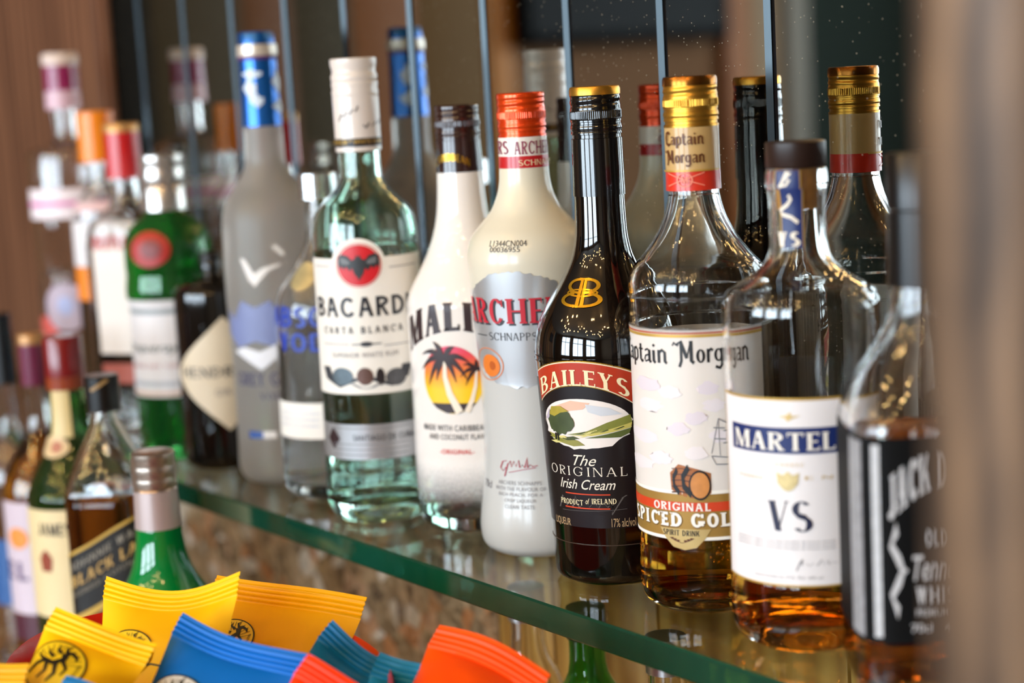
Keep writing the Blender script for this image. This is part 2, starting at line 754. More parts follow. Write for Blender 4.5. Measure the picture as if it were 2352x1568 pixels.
class Bottle:
    def __init__(s, name, label, xt, yt, by=None, Y=None, z0=0.0, depth=None, base=None):
        """stands on height z0; its axis runs through pixel (xt, yt) at the top"""
        if by is not None:
            bx = xt + (by - yt) * (VP[0] - xt) / (VP[1] - yt)
            p = on_plane(bx, by, 2, z0)
        elif base is not None:
            p = Vector(base)
        else:
            q = on_plane(xt, yt, 1, Y) if Y is not None else at_depth(xt, yt, depth)
            p = Vector((q.x, q.y, z0))
        s.p = Vector((p.x, p.y, z0))
        s.root = bpy.data.objects.new(name, None)
        s.root.empty_display_size = 0.03
        s.root.location = s.p
        COL.objects.link(s.root)
        tag(s.root, label, 'bottle')
        s.prof = []
        d = CAM - s.p
        s.tc = math.atan2(d.y, d.x)
        s.mod = None

    def h(s, y):                             # height on the axis seen at image row y
        lo, hi = -0.1, 0.6
        for _ in range(40):
            mid = (lo + hi) / 2
            if proj(s.p + Vector((0, 0, mid)))[1] > y:
                lo = mid
            else:
                hi = mid
        return (lo + hi) / 2

    def m(s, hw, y):                         # metres of a half width seen at row y
        return hw * proj(s.p + Vector((0, 0, s.h(y))))[2] / F

    def conv(s, pts):
        return [(s.h(y), s.m(hw, y)) for y, hw in pts]

    def outline(s, pts, sub=4, hb=0.0):
        """pts from the top down as (row, half width); ends on the ground"""
        q = sorted(s.conv(pts))
        q = [(h, r) for h, r in q]
        q = catmull(q, sub)
        s.prof = [(max(h, hb), r) for h, r in q]
        return s.prof

    def R(s, h):
        p = s.prof
        if h <= p[0][0]:
            return p[0][1]
        for a, b in zip(p[:-1], p[1:]):
            if a[0] <= h <= b[0] and b[0] > a[0]:
                return a[1] + (b[1] - a[1]) * (h - a[0]) / (b[0] - a[0])
        return p[-1][1]

    def pick(s, x, y):                       # (angle, height) of the surface point seen at a pixel
        d = ray(x, y)
        z = proj(s.p + Vector((0, 0, s.h(y))))[2]
        t = z - 0.09
        best = None
        while t < z + 0.02:
            q = CAM + d * t - s.p
            th = math.atan2(q.y, q.x)
            e = math.hypot(q.x, q.y) - s.R(q.z) * (s.mod(th, q.z) if s.mod else 1.0)
            if best is None or e < best[0]:
                best = (e, th, q.z)
            if e <= 0:
                break
            t += 0.0004
        a = (best[1] - s.tc + math.pi) % (2 * math.pi) - math.pi
        return a, best[2]

    def smap(s, a0, r0, off=0.0002):
        def f(u, v):
            a = s.tc + a0 + u / r0
            r = s.R(v) * (s.mod(a, v) if s.mod else 1.0) + off
            return Vector((r * math.cos(a), r * math.sin(a), v))
        return f

    # artwork placed by where it is read on the bottle: box of pixels -> angle and height on its surface
    def art(s, name, polys, x0, x1, y0, y1, M, off=0.0003, parent=None, du=0.003, dv=0.006, keep=False, ang=None):
        xm, ym = (x0 + x1) / 2, (y0 + y1) / 2
        if ang:
            aL, aR = math.radians(ang[0]), math.radians(ang[1])
        else:
            aL, _ = s.pick(x0, ym)
            aR, _ = s.pick(x1, ym)
        a0 = (aL + aR) / 2
        _, ht = s.pick(xm, y0)
        _, hb = s.pick(xm, y1)
        r0 = s.R((ht + hb) / 2)
        U = (aR - aL) * r0 / 2
        g = polys if keep else fit(polys, -1, 1, -1, 1)
        hm, H = (ht + hb) / 2, (ht - hb) / 2
        g = [[(x * U, hm + y * H) for x, y in q] for q in g]
        return decal(name, g, s.smap(a0, r0, off), M, parent or s.root, du, dv)

    def patch(s, name, a0, a1, h0, h1, M, off=0.00015, parent=None, na=28, nh=10, top=None, bot=None):
        """rectangular label between two angles (from the camera side) and two heights"""
        vs_, fs = [], []
        for j in range(nh + 1):
            for i in range(na + 1):
                a = a0 + (a1 - a0) * i / na
                lo = h0 + (bot(i / na) if bot else 0)
                hi = h1 + (top(i / na) if top else 0)
                h = lo + (hi - lo) * j / nh
                r = s.R(h) * (s.mod(s.tc + a, h) if s.mod else 1.0) + off
                vs_.append((r * math.cos(s.tc + a), r * math.sin(s.tc + a), h))
        for j in range(nh):
            for i in range(na):
                k = j * (na + 1) + i
                fs.append((k, k + 1, k + na + 2, k + na + 1))
        return mesh(name, vs_, fs, M, parent or s.root, 60)

    def label(s, name, x0, x1, y0, y1, M, off=0.00015, a0=None, a1=None, parent=None, **k):
        xm = (x0 + x1) / 2
        ym = (y0 + y1) / 2
        aL = s.pick(x0, ym)[0] if a0 is None else a0
        aR = s.pick(x1, ym)[0] if a1 is None else a1
        return s.patch(name, aL, aR, s.pick(xm, y1)[1], s.pick(xm, y0)[1], M, off, parent, **k)

    def solid(s, name, M, hmin=None, hmax=None, seg=80, parent=None, close_top=True):
        p = [(h, r) for h, r in s.prof if (hmin is None or h >= hmin) and (hmax is None or h <= hmax)]
        p = [(p[0][0], 0.0)] + p
        if close_top:
            p.append((p[-1][0], 0.0))
        return lathe(name, p, M, parent or s.root, seg, s.mod)

    def glass(s, M, wall=0.0028, bottom=0.009, seg=88, punt=0.006):
        """a real hollow bottle: outer skin, mouth, inner skin"""
        out = s.prof
        inn = [(h, max(r - wall, 0.004)) for h, r in out if h > bottom]
        r0 = inn[0][1]
        p = [(punt, 0.0), (punt * .7, out[0][1] * .55), (0.0005, out[0][1] * .93)] + out + inn[::-1]
        p += [(bottom, r0 * .86), (bottom + punt * .6, r0 * .4), (bottom + punt * .7, 0.0)]
        s.inner = inn
        s.bottom = bottom
        s.punt = punt
        return lathe('glass_body', p, M, s.root, seg, s.mod)

    def liquid(s, M, level, seg=80, ov=0.00025):
        inn = [(h, r + ov) for h, r in s.inner if h <= level]
        r0 = inn[0][1]
        p = [(s.bottom + s.punt * .7 - ov, 0.0), (s.bottom + s.punt * .6 - ov, r0 * .4), (s.bottom - ov, r0 * .86)] + inn
        rl = inn[-1][1]
        p += [(level, rl * .97), (level - .0006, rl * .9), (level - .0006, 0.0)]
        return lathe('liquid', p, M, s.root, seg, s.mod)

    def band(s, name, ytop, ybot, M, extra=0.0004, parent=None, seg=72, hw=None):
        """a tight sleeve around the neck between two rows"""
        h1, h0 = s.h(ytop), s.h(ybot)
        if hw:
            a, b = s.m(hw[0], ytop), s.m(hw[1], ybot)
            p = [(h0, b - .002), (h0, b), ((h0 + h1) / 2, (a + b) / 2), (h1, a), (h1, a - .002)]
        else:
            k = 10
            p = [(h0 + (h1 - h0) * i / k, s.R(h0 + (h1 - h0) * i / k) + extra) for i in range(k + 1)]
            p = [(h0, p[0][1] - .0015)] + p + [(h1, p[-1][1] - .0015)]
        return lathe(name, p, M, parent or s.root, seg)

    def screw_cap(s, name, ytop, ybot, hw_top, hw_bot, M, ribs=90, turns=1.6, seg=240, parent=None, disc=None, z=None):
        """rolled metal screw cap: rounded rim, thread, knurled band, lower beads"""
        h1, h0 = s.h(ytop), s.h(ybot)
        ra, rb = s.m(hw_top, ytop), s.m(hw_bot, ybot)
        H = h1 - h0
        n = 110
        prof = [(h1, 0.0), (h1, ra * .86)]
        for i in range(n + 1):
            prof.append((h1 - H * i / n, ra + (rb - ra) * i / n))

        def md(t, h):
            f = (h1 - h) / H
            k = 1.0
            if f < .05:
                k = 1 - .07 * (1 - f / .05) ** 2
            elif .10 < f < .40:
                e = min(1, (f - .10) / .05, (.40 - f) / .05)
                k = 1 - .028 * e * (0.5 + .5 * math.sin(2 * math.pi * ((f - .10) / .30 * turns * 1.25 + t / (2 * math.pi))))
            elif .42 < f < .60:
                e = min(1, (f - .42) / .03, (.60 - f) / .03)
                k = 1.008 + .011 * e * (1 if math.sin(ribs * t) > 0 else -1)
            elif .64 < f < .69:
                k = .975
            elif .72 < f < .78:
                k = 1.012
            elif .80 < f < .83:
                k = .985
            elif .88 < f < .95:
                k = .955
            return k
        prof.append((h0, rb * .8))
        o = lathe(name, prof, M, parent or s.root, seg, md, 50)
        if disc:
            e = ra * 1.005
            hd = h1
            lathe('cap_disc', [(hd - .0042, 0), (hd - .0042, e), (hd - .001, e * 1.005), (hd + .0006, e * .965), (hd + .001, e * .9), (hd + .0006, 0)], disc, o, 96)
        return o


def sqmod(rot=0.0, n=4.0):
    """rounded-square cross section"""
    def f(a, h):
        c, q = abs(math.cos(a - rot)), abs(math.sin(a - rot))
        return 1.0 / (c ** n + q ** n) ** (1.0 / n)
    return f


# ================================================================== the setting
COUNTER = -0.22
M_wood = wood_mat('walnut_panel', '#43291c', '#6b4630', '#835b42')
M_post = wood_mat('walnut_end_panel', '#2a211b', '#624f40', '#9c7d5f', (7, 7, 3.0))
M_mirror = mirror_mat()
M_bevel = mat('mirror_bevel', '#363c3f', 0.28, 1.0)
M_dark = mat('dark_backing', '#15120f', 0.7)
M_granite = granite_mat()
M_plaster = mat('plaster', '#8d7b66', 0.85, var=.08, vscale=6)
M_ceil = mat('ceiling_paint', '#8a8175', 0.9, var=.05, vscale=4)
M_floor = wood_mat('floor_boards', '#3a281c', '#5c4230', '#745640', (3, 3, 3))

# mirror wall: bevelled strips of mirror, one beside the other
wall_back = tag(box('wall_back', (-3.4, 0.010, -1.2), (0.62, 0.15, 1.5), M_dark), kind='structure')
SEAM0, PITCH = -0.0890, 0.0925


def mirror_panel(x0, x1, z0, z1):
    b, dpt = 0.0042, 0.0016
    g = 0.0004
    x0, x1 = x0 + g, x1 - g
    vs_ = []
    for (y, e) in ((0.0, b), (dpt, 0.0), (0.008, 0.0)):
        vs_ += [(x0 + e, y, z0 + e), (x1 - e, y, z0 + e), (x1 - e, y, z1 - e), (x0 + e, y, z1 - e)]
    o = mesh('mirror_panel', vs_, [(0, 1, 2, 3)], M_mirror, wall_back, None)
    fs = []
    for k in (0, 4):
        for i in range(4):
            j = (i + 1) % 4
            fs.append((k + i, k + 4 + i, k + 4 + j, k + j))
    mesh('bevel_edge', vs_, fs, M_bevel, o, None)


xs = [SEAM0 + PITCH * k for k in range(-9, 8)]
xs[0] = -0.897
xs.pop(11)
for a, b in zip(xs[:-1], xs[1:]):
    mirror_panel(a, b, -0.0195, 0.62)
# splashback below the shelf: stone slabs, then tan boards
M_tan = wood_mat('tan_board', '#a8793a', '#c5964a', '#d6ac62', (5, 5, .8), .35)
k = 0
for a, b in ((-0.897, -0.70), (-0.70, -0.518), (-0.518, -0.30)):
    box('stone_slab', (a + .0008, 0.0005, COUNTER + .0005), (b - .0008, 0.0099, -0.0205), M_granite, wall_back, .001)
for a, b in ((-0.30, -0.272), (-0.272, -0.232), (-0.232, -0.118), (-0.118, 0.05), (0.05, 0.24), (0.24, 0.44)):
    box('splash_board', (a + .0012, 0.0005, COUNTER + .0005), (b - .0012, 0.0099, -0.0205), M_tan, wall_back, .001)

tag(box('wall_left_panel', (-3.4, -0.001, COUNTER + 0.001), (-0.899, 0.009, 1.5), M_wood), kind='structure')
for x in (-0.925, -1.62, -2.3):
    box('panel_batten', (x - .013, -0.006, COUNTER + .002), (x + .013, 0.0, 1.49), M_wood, bpy.data.objects['wall_left_panel'], 0.002)
# wooden end panel of the back bar, close to the lens
p_edge = at_depth(2118, 784, 0.41)
tag(box('wall_right_panel', (p_edge.x, p_edge.y, COUNTER + .001), (p_edge.x + 0.028, -0.001, 1.49), M_post, None, 0.002), kind='structure')
# counter below the shelf
ctr = tag(box('counter_top', (-3.2, -0.70, COUNTER - 0.04), (0.60, 0.0, COUNTER), M_granite, None, 0.004), 'mottled brown granite counter below the glass shelf', 'counter')
tag(box('cabinet_front', (-3.15, -0.62, -1.199), (0.58, 0.0, COUNTER - .0405), mat('cabinet_paint', '#2c241d', .5)), 'dark cabinet front under the granite counter', 'cabinet')
# room that the mirror shows
tag(box('floor', (-3.4, WALL_F, -1.25), (3.6, 0.15, -1.2), M_floor), kind='structure')
tag(box('ceiling', (-3.4, WALL_F, 1.5), (3.6, 0.15, 1.56), M_ceil), kind='structure')
tag(box('wall_right', (3.6, WALL_F, -1.2), (3.7, 0.15, 1.5), M_plaster), kind='structure')
wl = tag(box('wall_left', (-3.55, WALL_F, -1.2), (-3.4, 0.15, 1.5), mat('wall_taupe', '#86603e', .8, var=.1, vscale=5)), kind='structure')
# wall opposite the mirror with its window openings
segs = [-3.55] + [v for w_ in WINDOWS for v in w_] + [3.7]
wf = bpy.data.objects.new('wall_front', None)
COL.objects.link(wf)
tag(wf, kind='structure')
for i in range(0, len(segs), 2):
    box('wall_pier', (segs[i], WALL_F - .15, WZ0), (segs[i + 1], WALL_F, WZ1), M_plaster, wf)
box('wall_header', (-3.55, WALL_F - .15, WZ1), (3.7, WALL_F, 1.5), M_plaster, wf)
box('wall_dado', (-3.55, WALL_F - .15, -1.2), (3.7, WALL_F, WZ0), M_plaster, wf)
M_pane = thin_glass_mat('window_glass', (0.97, 0.985, 0.98))
M_frame = mat('window_paint', '#2b2a28', .4)
for i, (a, b) in enumerate(WINDOWS):
    r = bpy.data.objects.new('window_%d' % (i + 1), None)
    r.location = (a, WALL_F - .05, WZ0)
    COL.objects.link(r)
    tag(r, kind='structure')
    W_, H_ = b - a, WZ1 - WZ0
    for nm, lo, hi in (('frame_rail', (0, 0, 0), (W_, .05, .06)), ('frame_rail', (0, 0, H_ - .06), (W_, .05, H_)), ('frame_stile', (0, 0, .06), (.06, .05, H_ - .06)), ('frame_stile', (W_ - .06, 0, .06), (W_, .05, H_ - .06)),
                       ('mullion', (W_ / 2 - .03, 0, .06), (W_ / 2 + .03, .05, H_ - .06)), ('transom', (.06, 0, H_ * .62), (W_ / 2 - .03, .05, H_ * .62 + .05)), ('transom', (W_ / 2 + .03, 0, H_ * .62), (W_ - .06, .05, H_ * .62 + .05))):
        box(nm, lo, hi, M_frame, r)
    for a_, b_ in ((.06, W_ / 2 - .03), (W_ / 2 + .03, W_ - .06)):
        mesh('pane', [(a_, .02, .06), (b_, .02, .06), (b_, .02, H_ - .06), (a_, .02, H_ - .06)], [(0, 1, 2, 3)], M_pane, r, None)


def wall_point(px, py, X=-3.4):
    """where the left wall is seen in the mirror at a pixel"""
    d = ray(px, py)
    t = (X - CAM.x) / d.x
    q = CAM + d * t
    return -q.y, q.z


# panels, curtains and a screen on the left wall, seen in the mirror strips
for nm, a, b, c, rough in (('dark_curtain', 245, 330, '#1d1a14', .9), ('olive_panel', 330, 540, '#4a3c1c', .7), ('brown_panel', 540, 655, '#7d4a18', .6), ('olive_panel', 655, 790, '#463c20', .7),
                           ('brown_panel', 790, 940, '#925618', .6), ('olive_panel', 940, 1098, '#7a5a28', .7), ('amber_panel', 1104, 1160, '#d08418', .5), ('amber_panel', 1650, 1705, '#b06a28', .5),
                           ('pale_panel', 1705, 1766, '#b39a7c', .7), ('pale_panel', 1790, 1838, '#a09c92', .7), ('teal_curtain', 1838, 2110, '#26352f', .9)):
    ya, _ = wall_point(a, 100)
    yb, _ = wall_point(b, 100)
    tag(box(nm, (-3.399, min(ya, yb), -1.0), (-3.36, max(ya, yb), 1.49), mat('room_' + nm + str(a), c, rough, var=.12, vscale=3), wl, .004))
ya, zb = wall_point(1160, 112)
yb, _ = wall_point(1632, 112)
tv = bpy.data.objects.new('television', None)
tv.location = (-3.355, ya, zb)
COL.objects.link(tv)
tag(tv, 'black flat television on the taupe wall, seen in the mirror', 'television')
box('housing', (0, yb - ya, 0), (.05, 0, .62), mat('tv_plastic', '#060607', .7, spec=.1), tv, .006)
box('wall_bracket', (-.0445, (yb - ya) * .6, .2), (-.0005, (yb - ya) * .4, .4), mat('tv_plastic', '#060607', .7, spec=.1), tv)
box('screen', (.0501, yb - ya + .03, .03), (.052, -.03, .59), mat('tv_screen', '#05070a', .5, spec=.15), tv)

# ------------------------------------------------------------------ glass shelf
M_shelf = thin_glass_mat('shelf_glass', (0.90, 0.955, 0.91))
M_edge = mat('shelf_edge_glass', '#0f4a38', 0.06, trans=0.25, coat=.5, var=.25, vscale=5)
sh = bpy.data.objects.new('glass_shelf', None)
sh.location = (-0.35, -0.0705, -0.017)
COL.objects.link(sh)
tag(sh, 'long clear glass shelf with a polished green edge', 'shelf')
sx0, sx1, sy0, sy1, sz = -0.545 - 0.35, 0.455 + 0.35, -0.0685, 0.069, 0.017
sx1 = p_edge.x - 0.002 + 0.35
c_ = 0.0012
mesh('glass_plate', [(sx0, sy0 + c_, sz), (sx1, sy0 + c_, sz), (sx1, sy1, sz), (sx0, sy1, sz), (sx0, sy0 + c_, 0), (sx1, sy0 + c_, 0), (sx1, sy1, 0), (sx0, sy1, 0)],
     [(0, 1, 2, 3), (7, 6, 5, 4)], M_shelf, sh, None)
mesh('polished_edge', [(sx0, sy0 + c_, sz), (sx1, sy0 + c_, sz), (sx1, sy0, sz - c_), (sx0, sy0, sz - c_), (sx0, sy0, c_), (sx1, sy0, c_), (sx1, sy0 + c_, 0), (sx0, sy0 + c_, 0)],
     [(3, 2, 1, 0), (4, 5, 2, 3), (7, 6, 5, 4)], M_edge, sh, None)

# ================================================================== bottles on the shelf
G_clear = mat('clear_glass', (0.985, 0.99, 0.985), 0.0, trans=1, ior=1.5)
G_green_tint = mat('pale_green_glass', (0.74, 0.93, 0.83), 0.0, trans=1, ior=1.5)
L_clear = mat('clear_spirit', (0.98, 0.99, 0.99), 0.0, trans=1, ior=1.345)
L_amber = mat('amber_spirit', (0.91, 0.43, 0.035), 0.0, trans=1, ior=1.36)
L_cognac = mat('cognac', (0.90, 0.36, 0.045), 0.0, trans=1, ior=1.36)
L_brown = mat('brown_spirit', (0.55, 0.2, 0.03), 0.0, trans=1, ior=1.36)
K_white = mat('white_paper', '#f2efe9', .42, spec=.4)
K_cream = mat('cream_paper', '#e9dcbc', .45)
K_black = mat('black_ink', '#15161a', .4)
K_navy = mat('navy_ink', '#1c2b63', .4)
K_gold = mat('gold_foil', '#d9a637', .28, metal=.9)
K_goldprint = mat('gold_ink', '#c9a24a', .4, metal=.3)
K_red = mat('red_ink', '#cf2a22', .38)
K_grey = mat('grey_ink', '#8b8b90', .45)
K_silver = mat('silver_foil', '#c9ccd0', .3, metal=.85)
K_dgrey = mat('dark_grey_ink', '#3a3d44', .4)

# ---- clear rum bottle with cream and red neck sleeve (in focus)
B = Bottle('spiced_rum_bottle', 'clear rum bottle with golden screw cap, white picture label and amber spirit', 1583, 175, by=1372)
B.outline([(285, 56), (432, 58), (445, 59), (470, 64), (502, 75), (544, 97), (581, 125), (608, 149), (630, 157), (650, 160), (690, 159), (753, 159), (1018, 158), (1196, 156), (1226, 154), (1242, 155), (1300, 157), (1335, 154), (1357, 146), (1369, 126), (1371, 116)])
B.glass(G_clear, .003, .010)
B.liquid(L_amber, B.h(1085))
M_gcap = mat('gold_cap', '#d39c3c', .34, metal=.9)
M_gcap2 = mat('bronze_cap_top', '#9a6428', .25, metal=.95)
cp = B.screw_cap('screw_cap', 178, 290, 62.5, 63, M_gcap, 84, disc=M_gcap2)
sl = B.band('neck_sleeve', 289, 389, mat('kraft_sleeve', '#c9a56a', .38, coat=.3), hw=(62.5, 62.5))
s2 = B.band('red_neck_band', 388, 434, mat('red_sleeve', '#d8331d', .35, coat=.3), hw=(62.6, 63.5))
old = B.prof
B.prof = [(0, B.m(63, 350)), (.4, B.m(63, 350))]
K_brown = mat('brown_ink', '#5d3015', .4)
B.art('sleeve_lettering', blackletter('Captain'), 1531, 1615, 300, 340, K_brown, .0006, sl)
B.art('sleeve_lettering', blackletter('Morgan'), 1531, 1618, 343, 384, K_brown, .0006, sl)
K_rosegold = mat('pale_red_ink', '#f08a70', .4)
em = ringpoly(0, 0, .42, .42, .07) + stroke([(-1, -.35), (1, .4)], .06) + stroke([(-1, .4), (1, -.35)], .06) + fit(caps('M', .2, .12, 0), -.16, .16, -.2, .2)
B.art('sword_emblem', em, 1538, 1618, 396, 430, K_rosegold, .0007, s2)
B.art('sleeve_rule', [[(-1, -1), (1, -1), (1, 1), (-1, 1)]], 1527, 1648, 390, 394, K_goldprint, .0007, s2)
B.prof = old
lab = B.label('front_label', 1452, 1735, 757, 1216, mat('rum_label', '#e4ded8', .36, var=.05, vscale=30), .0002, a0=-1.62, a1=0.95)
hh = lambda y, x=1590: B.pick(x, y)[1]
B.patch('border_stripe', -1.62, 0.95, hh(775), hh(768), K_goldprint, .0004, lab, 28, 2)
B.patch('border_stripe', -1.62, 0.95, hh(767), hh(763), mat('rust_ink', '#b5502a', .4), .0004, lab, 28, 2)
ttl = blackletter('Captain') 
B.art('title_lettering', ttl, 1530, 1590, 783, 848, K_black, .0005, lab, ang=(-90, -27))
B.art('title_lettering', blackletter('Morgan'), 1560, 1640, 780, 850, K_black, .0005, lab, ang=(-23, 36))
K_lav = mat('lavender_wash', '#cfc3cf', .45)
rc = random.Random(3)
for k in range(12):
    x, y = [(1485, 1000), (1500, 930), (1625, 890), (1640, 930), (1480, 1060), (1600, 960), (1655, 1000), (1540, 900), (1560, 985), (1520, 1050), (1600, 1040), (1490, 880)][k]
    pts = [(math.cos(a * .35) * (1 + .25 * rc.uniform(-1, 1)), math.sin(a * .35) * (1 + .25 * rc.uniform(-1, 1))) for a in range(18)]
    B.art('cloud_wash', [pts], x - 28, x + 28, y - 16, y + 16, mat('cloud_wash%d' % (k % 3), ('#e6dfe4', '#e9e2e4', '#dfd6df')[k % 3], .45), .0003 + .00002 * k, lab)
# old sailing ship sketch and the oak barrel
shp = []
for a, b in (((-.9, -.6), (.9, -.75)), ((-.9, -.6), (-.6, -.95)), ((-.6, -.95), (.7, -1)), ((.7, -1), (.9, -.75)), ((-.3, -.6), (-.35, .9)), ((.3, -.65), (.3, .7)), ((-.7, .55), (.1, .5)), ((-.65, .1), (.15, .05)), ((0, .4), (.65, .4)), ((-.05, -.1), (.7, -.1)), ((-.35, .9), (.3, .7)), ((.3, .7), (.9, -.7)), ((-.35, .9), (-.9, -.5))):
    shp += stroke([a, b], .05)
B.art('ship_sketch', shp, 1632, 1690, 958, 1068, K_grey, .0007, lab)
bar_ = B.art('barrel', [[(-.55, 1), (.35, .75), (1, .5), (1, -.6), (.6, -1), (-.5, -.75), (-.95, -.45), (-1, .5)]], 1541, 1633, 1066, 1148, mat('barrel_brown', '#a5622f', .42, var=.3, vscale=160), .0005, lab)
for k in range(5):
    B.art('barrel_stave_line', stroke([(-1, .1), (0, .25), (1, -.1)], .25), 1544, 1590, 1074 + k * 13, 1079 + k * 14, K_brown, .0006, lab)
B.art('barrel_head', [ell(0, 0, 1, 1, 28)], 1585, 1631, 1082, 1146, mat('barrel_head', '#cf8a4a', .42, var=.25, vscale=200), .0007, lab)
B.art('barrel_hoop', ringpoly(0, 0, 1, 1, .14), 1583, 1633, 1079, 1148, K_black, .0008, lab)
B.art('barrel_hoop', stroke([(-.2, 1), (-1, .3), (-.9, -.4), (.1, -1)], .5), 1566, 1590, 1066, 1142, K_black, .0008, lab)
B.art('barrel_hoop', stroke([(-.2, 1), (-1, .3), (-.9, -.4), (.1, -1)], .5), 1546, 1562, 1072, 1136, K_black, .0008, lab)
# lower banner of the label
K_bronze = mat('bronze_band', '#b08a45', .36, metal=.35)
K_white2 = mat('white_ink', '#f7f3ea', .4)
K_red2 = mat('orange_red_ink', '#d2431f', .38)
gb = lambda u: 0.0
B.patch('banner', -1.62, 0.95, hh(1236), hh(1135), K_bronze, .0005, lab, 28, 4)
B.patch('banner_edge', -1.62, 0.95, hh(1134), hh(1127), K_white2, .0005, lab, 28, 2)
B.patch('banner_edge', -1.62, 0.95, hh(1240), hh(1233), K_white2, .0006, lab, 28, 2)
B.patch('red_strip', -1.62, 0.95, hh(1174), hh(1153), K_red2, .0006, lab, 28, 2)
B.art('banner_lettering', caps('ORIGINAL', .2, .14, .05, 1, .16), 1506, 1632, 1154, 1172, K_white2, .0008, lab)
B.art('banner_shadow', caps('SPICED GOLD', .3, .22, .1, .95, .1), 1540, 1600, 1176, 1212, mat('banner_brown', '#7a5a2a', .4), .0008, lab, ang=(-78, 31))
B.art('banner_lettering', caps('SPICED GOLD', .27, .19, .09, .95, .13), 1540, 1600, 1177, 1209, K_white2, .001, lab, ang=(-77, 30))
B.art('seal_tab', [[(-1, 1), (1, 1), (.78, .1), (.45, -.75), (0, -1), (-.45, -.75), (-.78, .1)]], 1521, 1634, 1214, 1262, mat('pale_gold', '#cdb377', .36, metal=.3), .0009, lab)
B.art('seal_lettering', caps('SPIRIT DRINK', .15, .12, 0, .8, .16), 1527, 1607, 1216, 1229, K_black, .0011, lab)
B.art('laurel', stroke([(-1, .8), (-.5, -.3), (0, -1)], .12) + stroke([(1, .8), (.5, -.3), (0, -1)], .12) + [ell(x, y, .14, .35, 10) for x, y in ((-.8, .6), (-.55, .2), (-.3, -.2), (.8, .6), (.55, .2), (.3, -.2))], 1541, 1597, 1233, 1246, K_brown, .0011, lab)
B.patch('back_label', 2.2, 4.1, hh(1200), hh(790), mat('back_paper', '#cfc4b4', .6), -.0, None, 20, 4)
# raised ribs in the glass above the label
for y in (668, 735):
    B.band('glass_rib', y - 3, y + 3, G_clear, .0006)
B.art('embossed_lettering', caps('COMPANY', .16, .12, 0, 1, .5), 1495, 1700, 700, 722, G_clear, .0009)

# ---- dark cream-liqueur bottle (sharpest)
B = Bottle('irish_cream_bottle', 'black glossy bottle with gold-topped black screw cap and red arched banner label', 1365, 197, by=1311)
B.outline([(300, 54), (446, 58), (452, 58), (511, 60), (548, 63), (589, 73), (631, 95), (672, 122), (714, 146), (747, 159), (784, 165), (806, 165.5), (826, 164.5), (897, 161), (1000, 155), (1107, 149), (1196, 144), (1263, 142), (1290, 141), (1302, 134), (1310, 118), (1311, 108)])
B.solid('glass_body', mat('black_brown_glass', '#080504', .035, coat=.6, spec=.7), seg=96)
for y in (800, 812):
    B.band('shoulder_groove', y - 1.5, y + 1.5, mat('black_brown_gloss', '#0d0906', .05), .0005)
M_blk = mat('black_cap', '#0a0a0b', .16, metal=.0, coat=.6)
cp = B.screw_cap('screw_cap', 201, 322, 58.5, 59, M_blk, 78, disc=M_gcap)
B.band('neck_sleeve', 320, 447, M_blk, hw=(58.8, 60.5))
# monogram
gold2 = mat('bright_gold', '#e6b530', .22, metal=.85)
bbm = []
for sx in (-1, 1):
    q = []
    q += stroke([(.10, -.95), (.10, .95)], .16)
    q += ring(.22, .48, .66, .5, -70, 95, .2, .17, 16)
    q += ring(.18, -.48, .78, .52, -95, 75, .2, .17, 16)
    q += stroke([(.0, .93), (.3, .95)], .12) + stroke([(0, -.95), (.25, -.96)], .12)
    q += stroke([(.1, -.02), (.62, .06)], .15)
    bbm += [[(sx * x, y) for x, y in p] for p in q]
bbm += ring(0, -.02, .78, .28, 0, 360, .1, .1, 30)
B.art('monogram_ground', [[(x * 1.15, y * 1.12) for x, y in ell(0, 0, 1, 1, 36)]], 1296, 1386, 634, 708, mat('dark_brown_ink', '#1c110a', .2), .0002)
B.art('monogram', bbm, 1299, 1384, 637, 706, gold2, .0007)
# body label
lab = B.label('front_label', 1240, 1545, 880, 1213, mat('dark_label', '#171012', .33), .0002, a0=-1.45, a1=1.2)
ban = []
n = 24
top_, bot_ = [], []
for i in range(n + 1):
    u = -1 + 2 * i / n
    top_.append((u, .98 - .62 * u * u))
    bot_.append((u * .93, .05 - .95 * u * u * .97))


def strip_between(tp, bt):
    return [[bt[i], bt[i + 1], tp[i + 1], tp[i]] for i in range(len(tp) - 1)]


def grow(pts, d):
    return [(x * (1 + abs(d) * .35 if d > 0 else 1 - abs(d) * .35), y + d) for x, y in pts]


B.art('banner_border', strip_between([(x * 1.02, y + .09) for x, y in top_], [(x * 1.03, y - .1) for x, y in bot_]), 1242, 1462, 832, 936, K_gold, .0005, lab, keep=True)
B.art('banner_line', strip_between([(x * 1.005, y + .05) for x, y in top_], [(x * 1.01, y - .055) for x, y in bot_]), 1242, 1462, 832, 936, K_cream, .0007, lab, keep=True)
B.art('banner', strip_between(top_, bot_), 1242, 1462, 832, 936, mat('banner_red', '#b5361a', .34), .0009, lab, keep=True)
txt = fit(caps('BAILEYS', .2, .085, .065, 1.0, .13), -.88, .86, -.30, .40)
txt = [[(x, (y * (1 + .10 * abs(x))) + .28 - .80 * x * x) for x, y in q] for q in txt]
B.art('banner_lettering', txt, 1242, 1462, 832, 936, mat('cream_ink', '#f3e3b8', .4), .0012, lab, keep=True)
# landscape oval
oval = []
rr = random.Random(8)
for i in range(46):
    a = 2 * math.pi * i / 46
    k = 1 + (rr.uniform(-.07, .03) if math.sin(a) < .2 else 0)
    oval.append((math.cos(a) * k, math.sin(a) * k))
box_l = (1257, 1452, 916, 1034)


def land(name, polys, M, off):
    B.art(name, polys, *box_l, M, off, lab, keep=True)


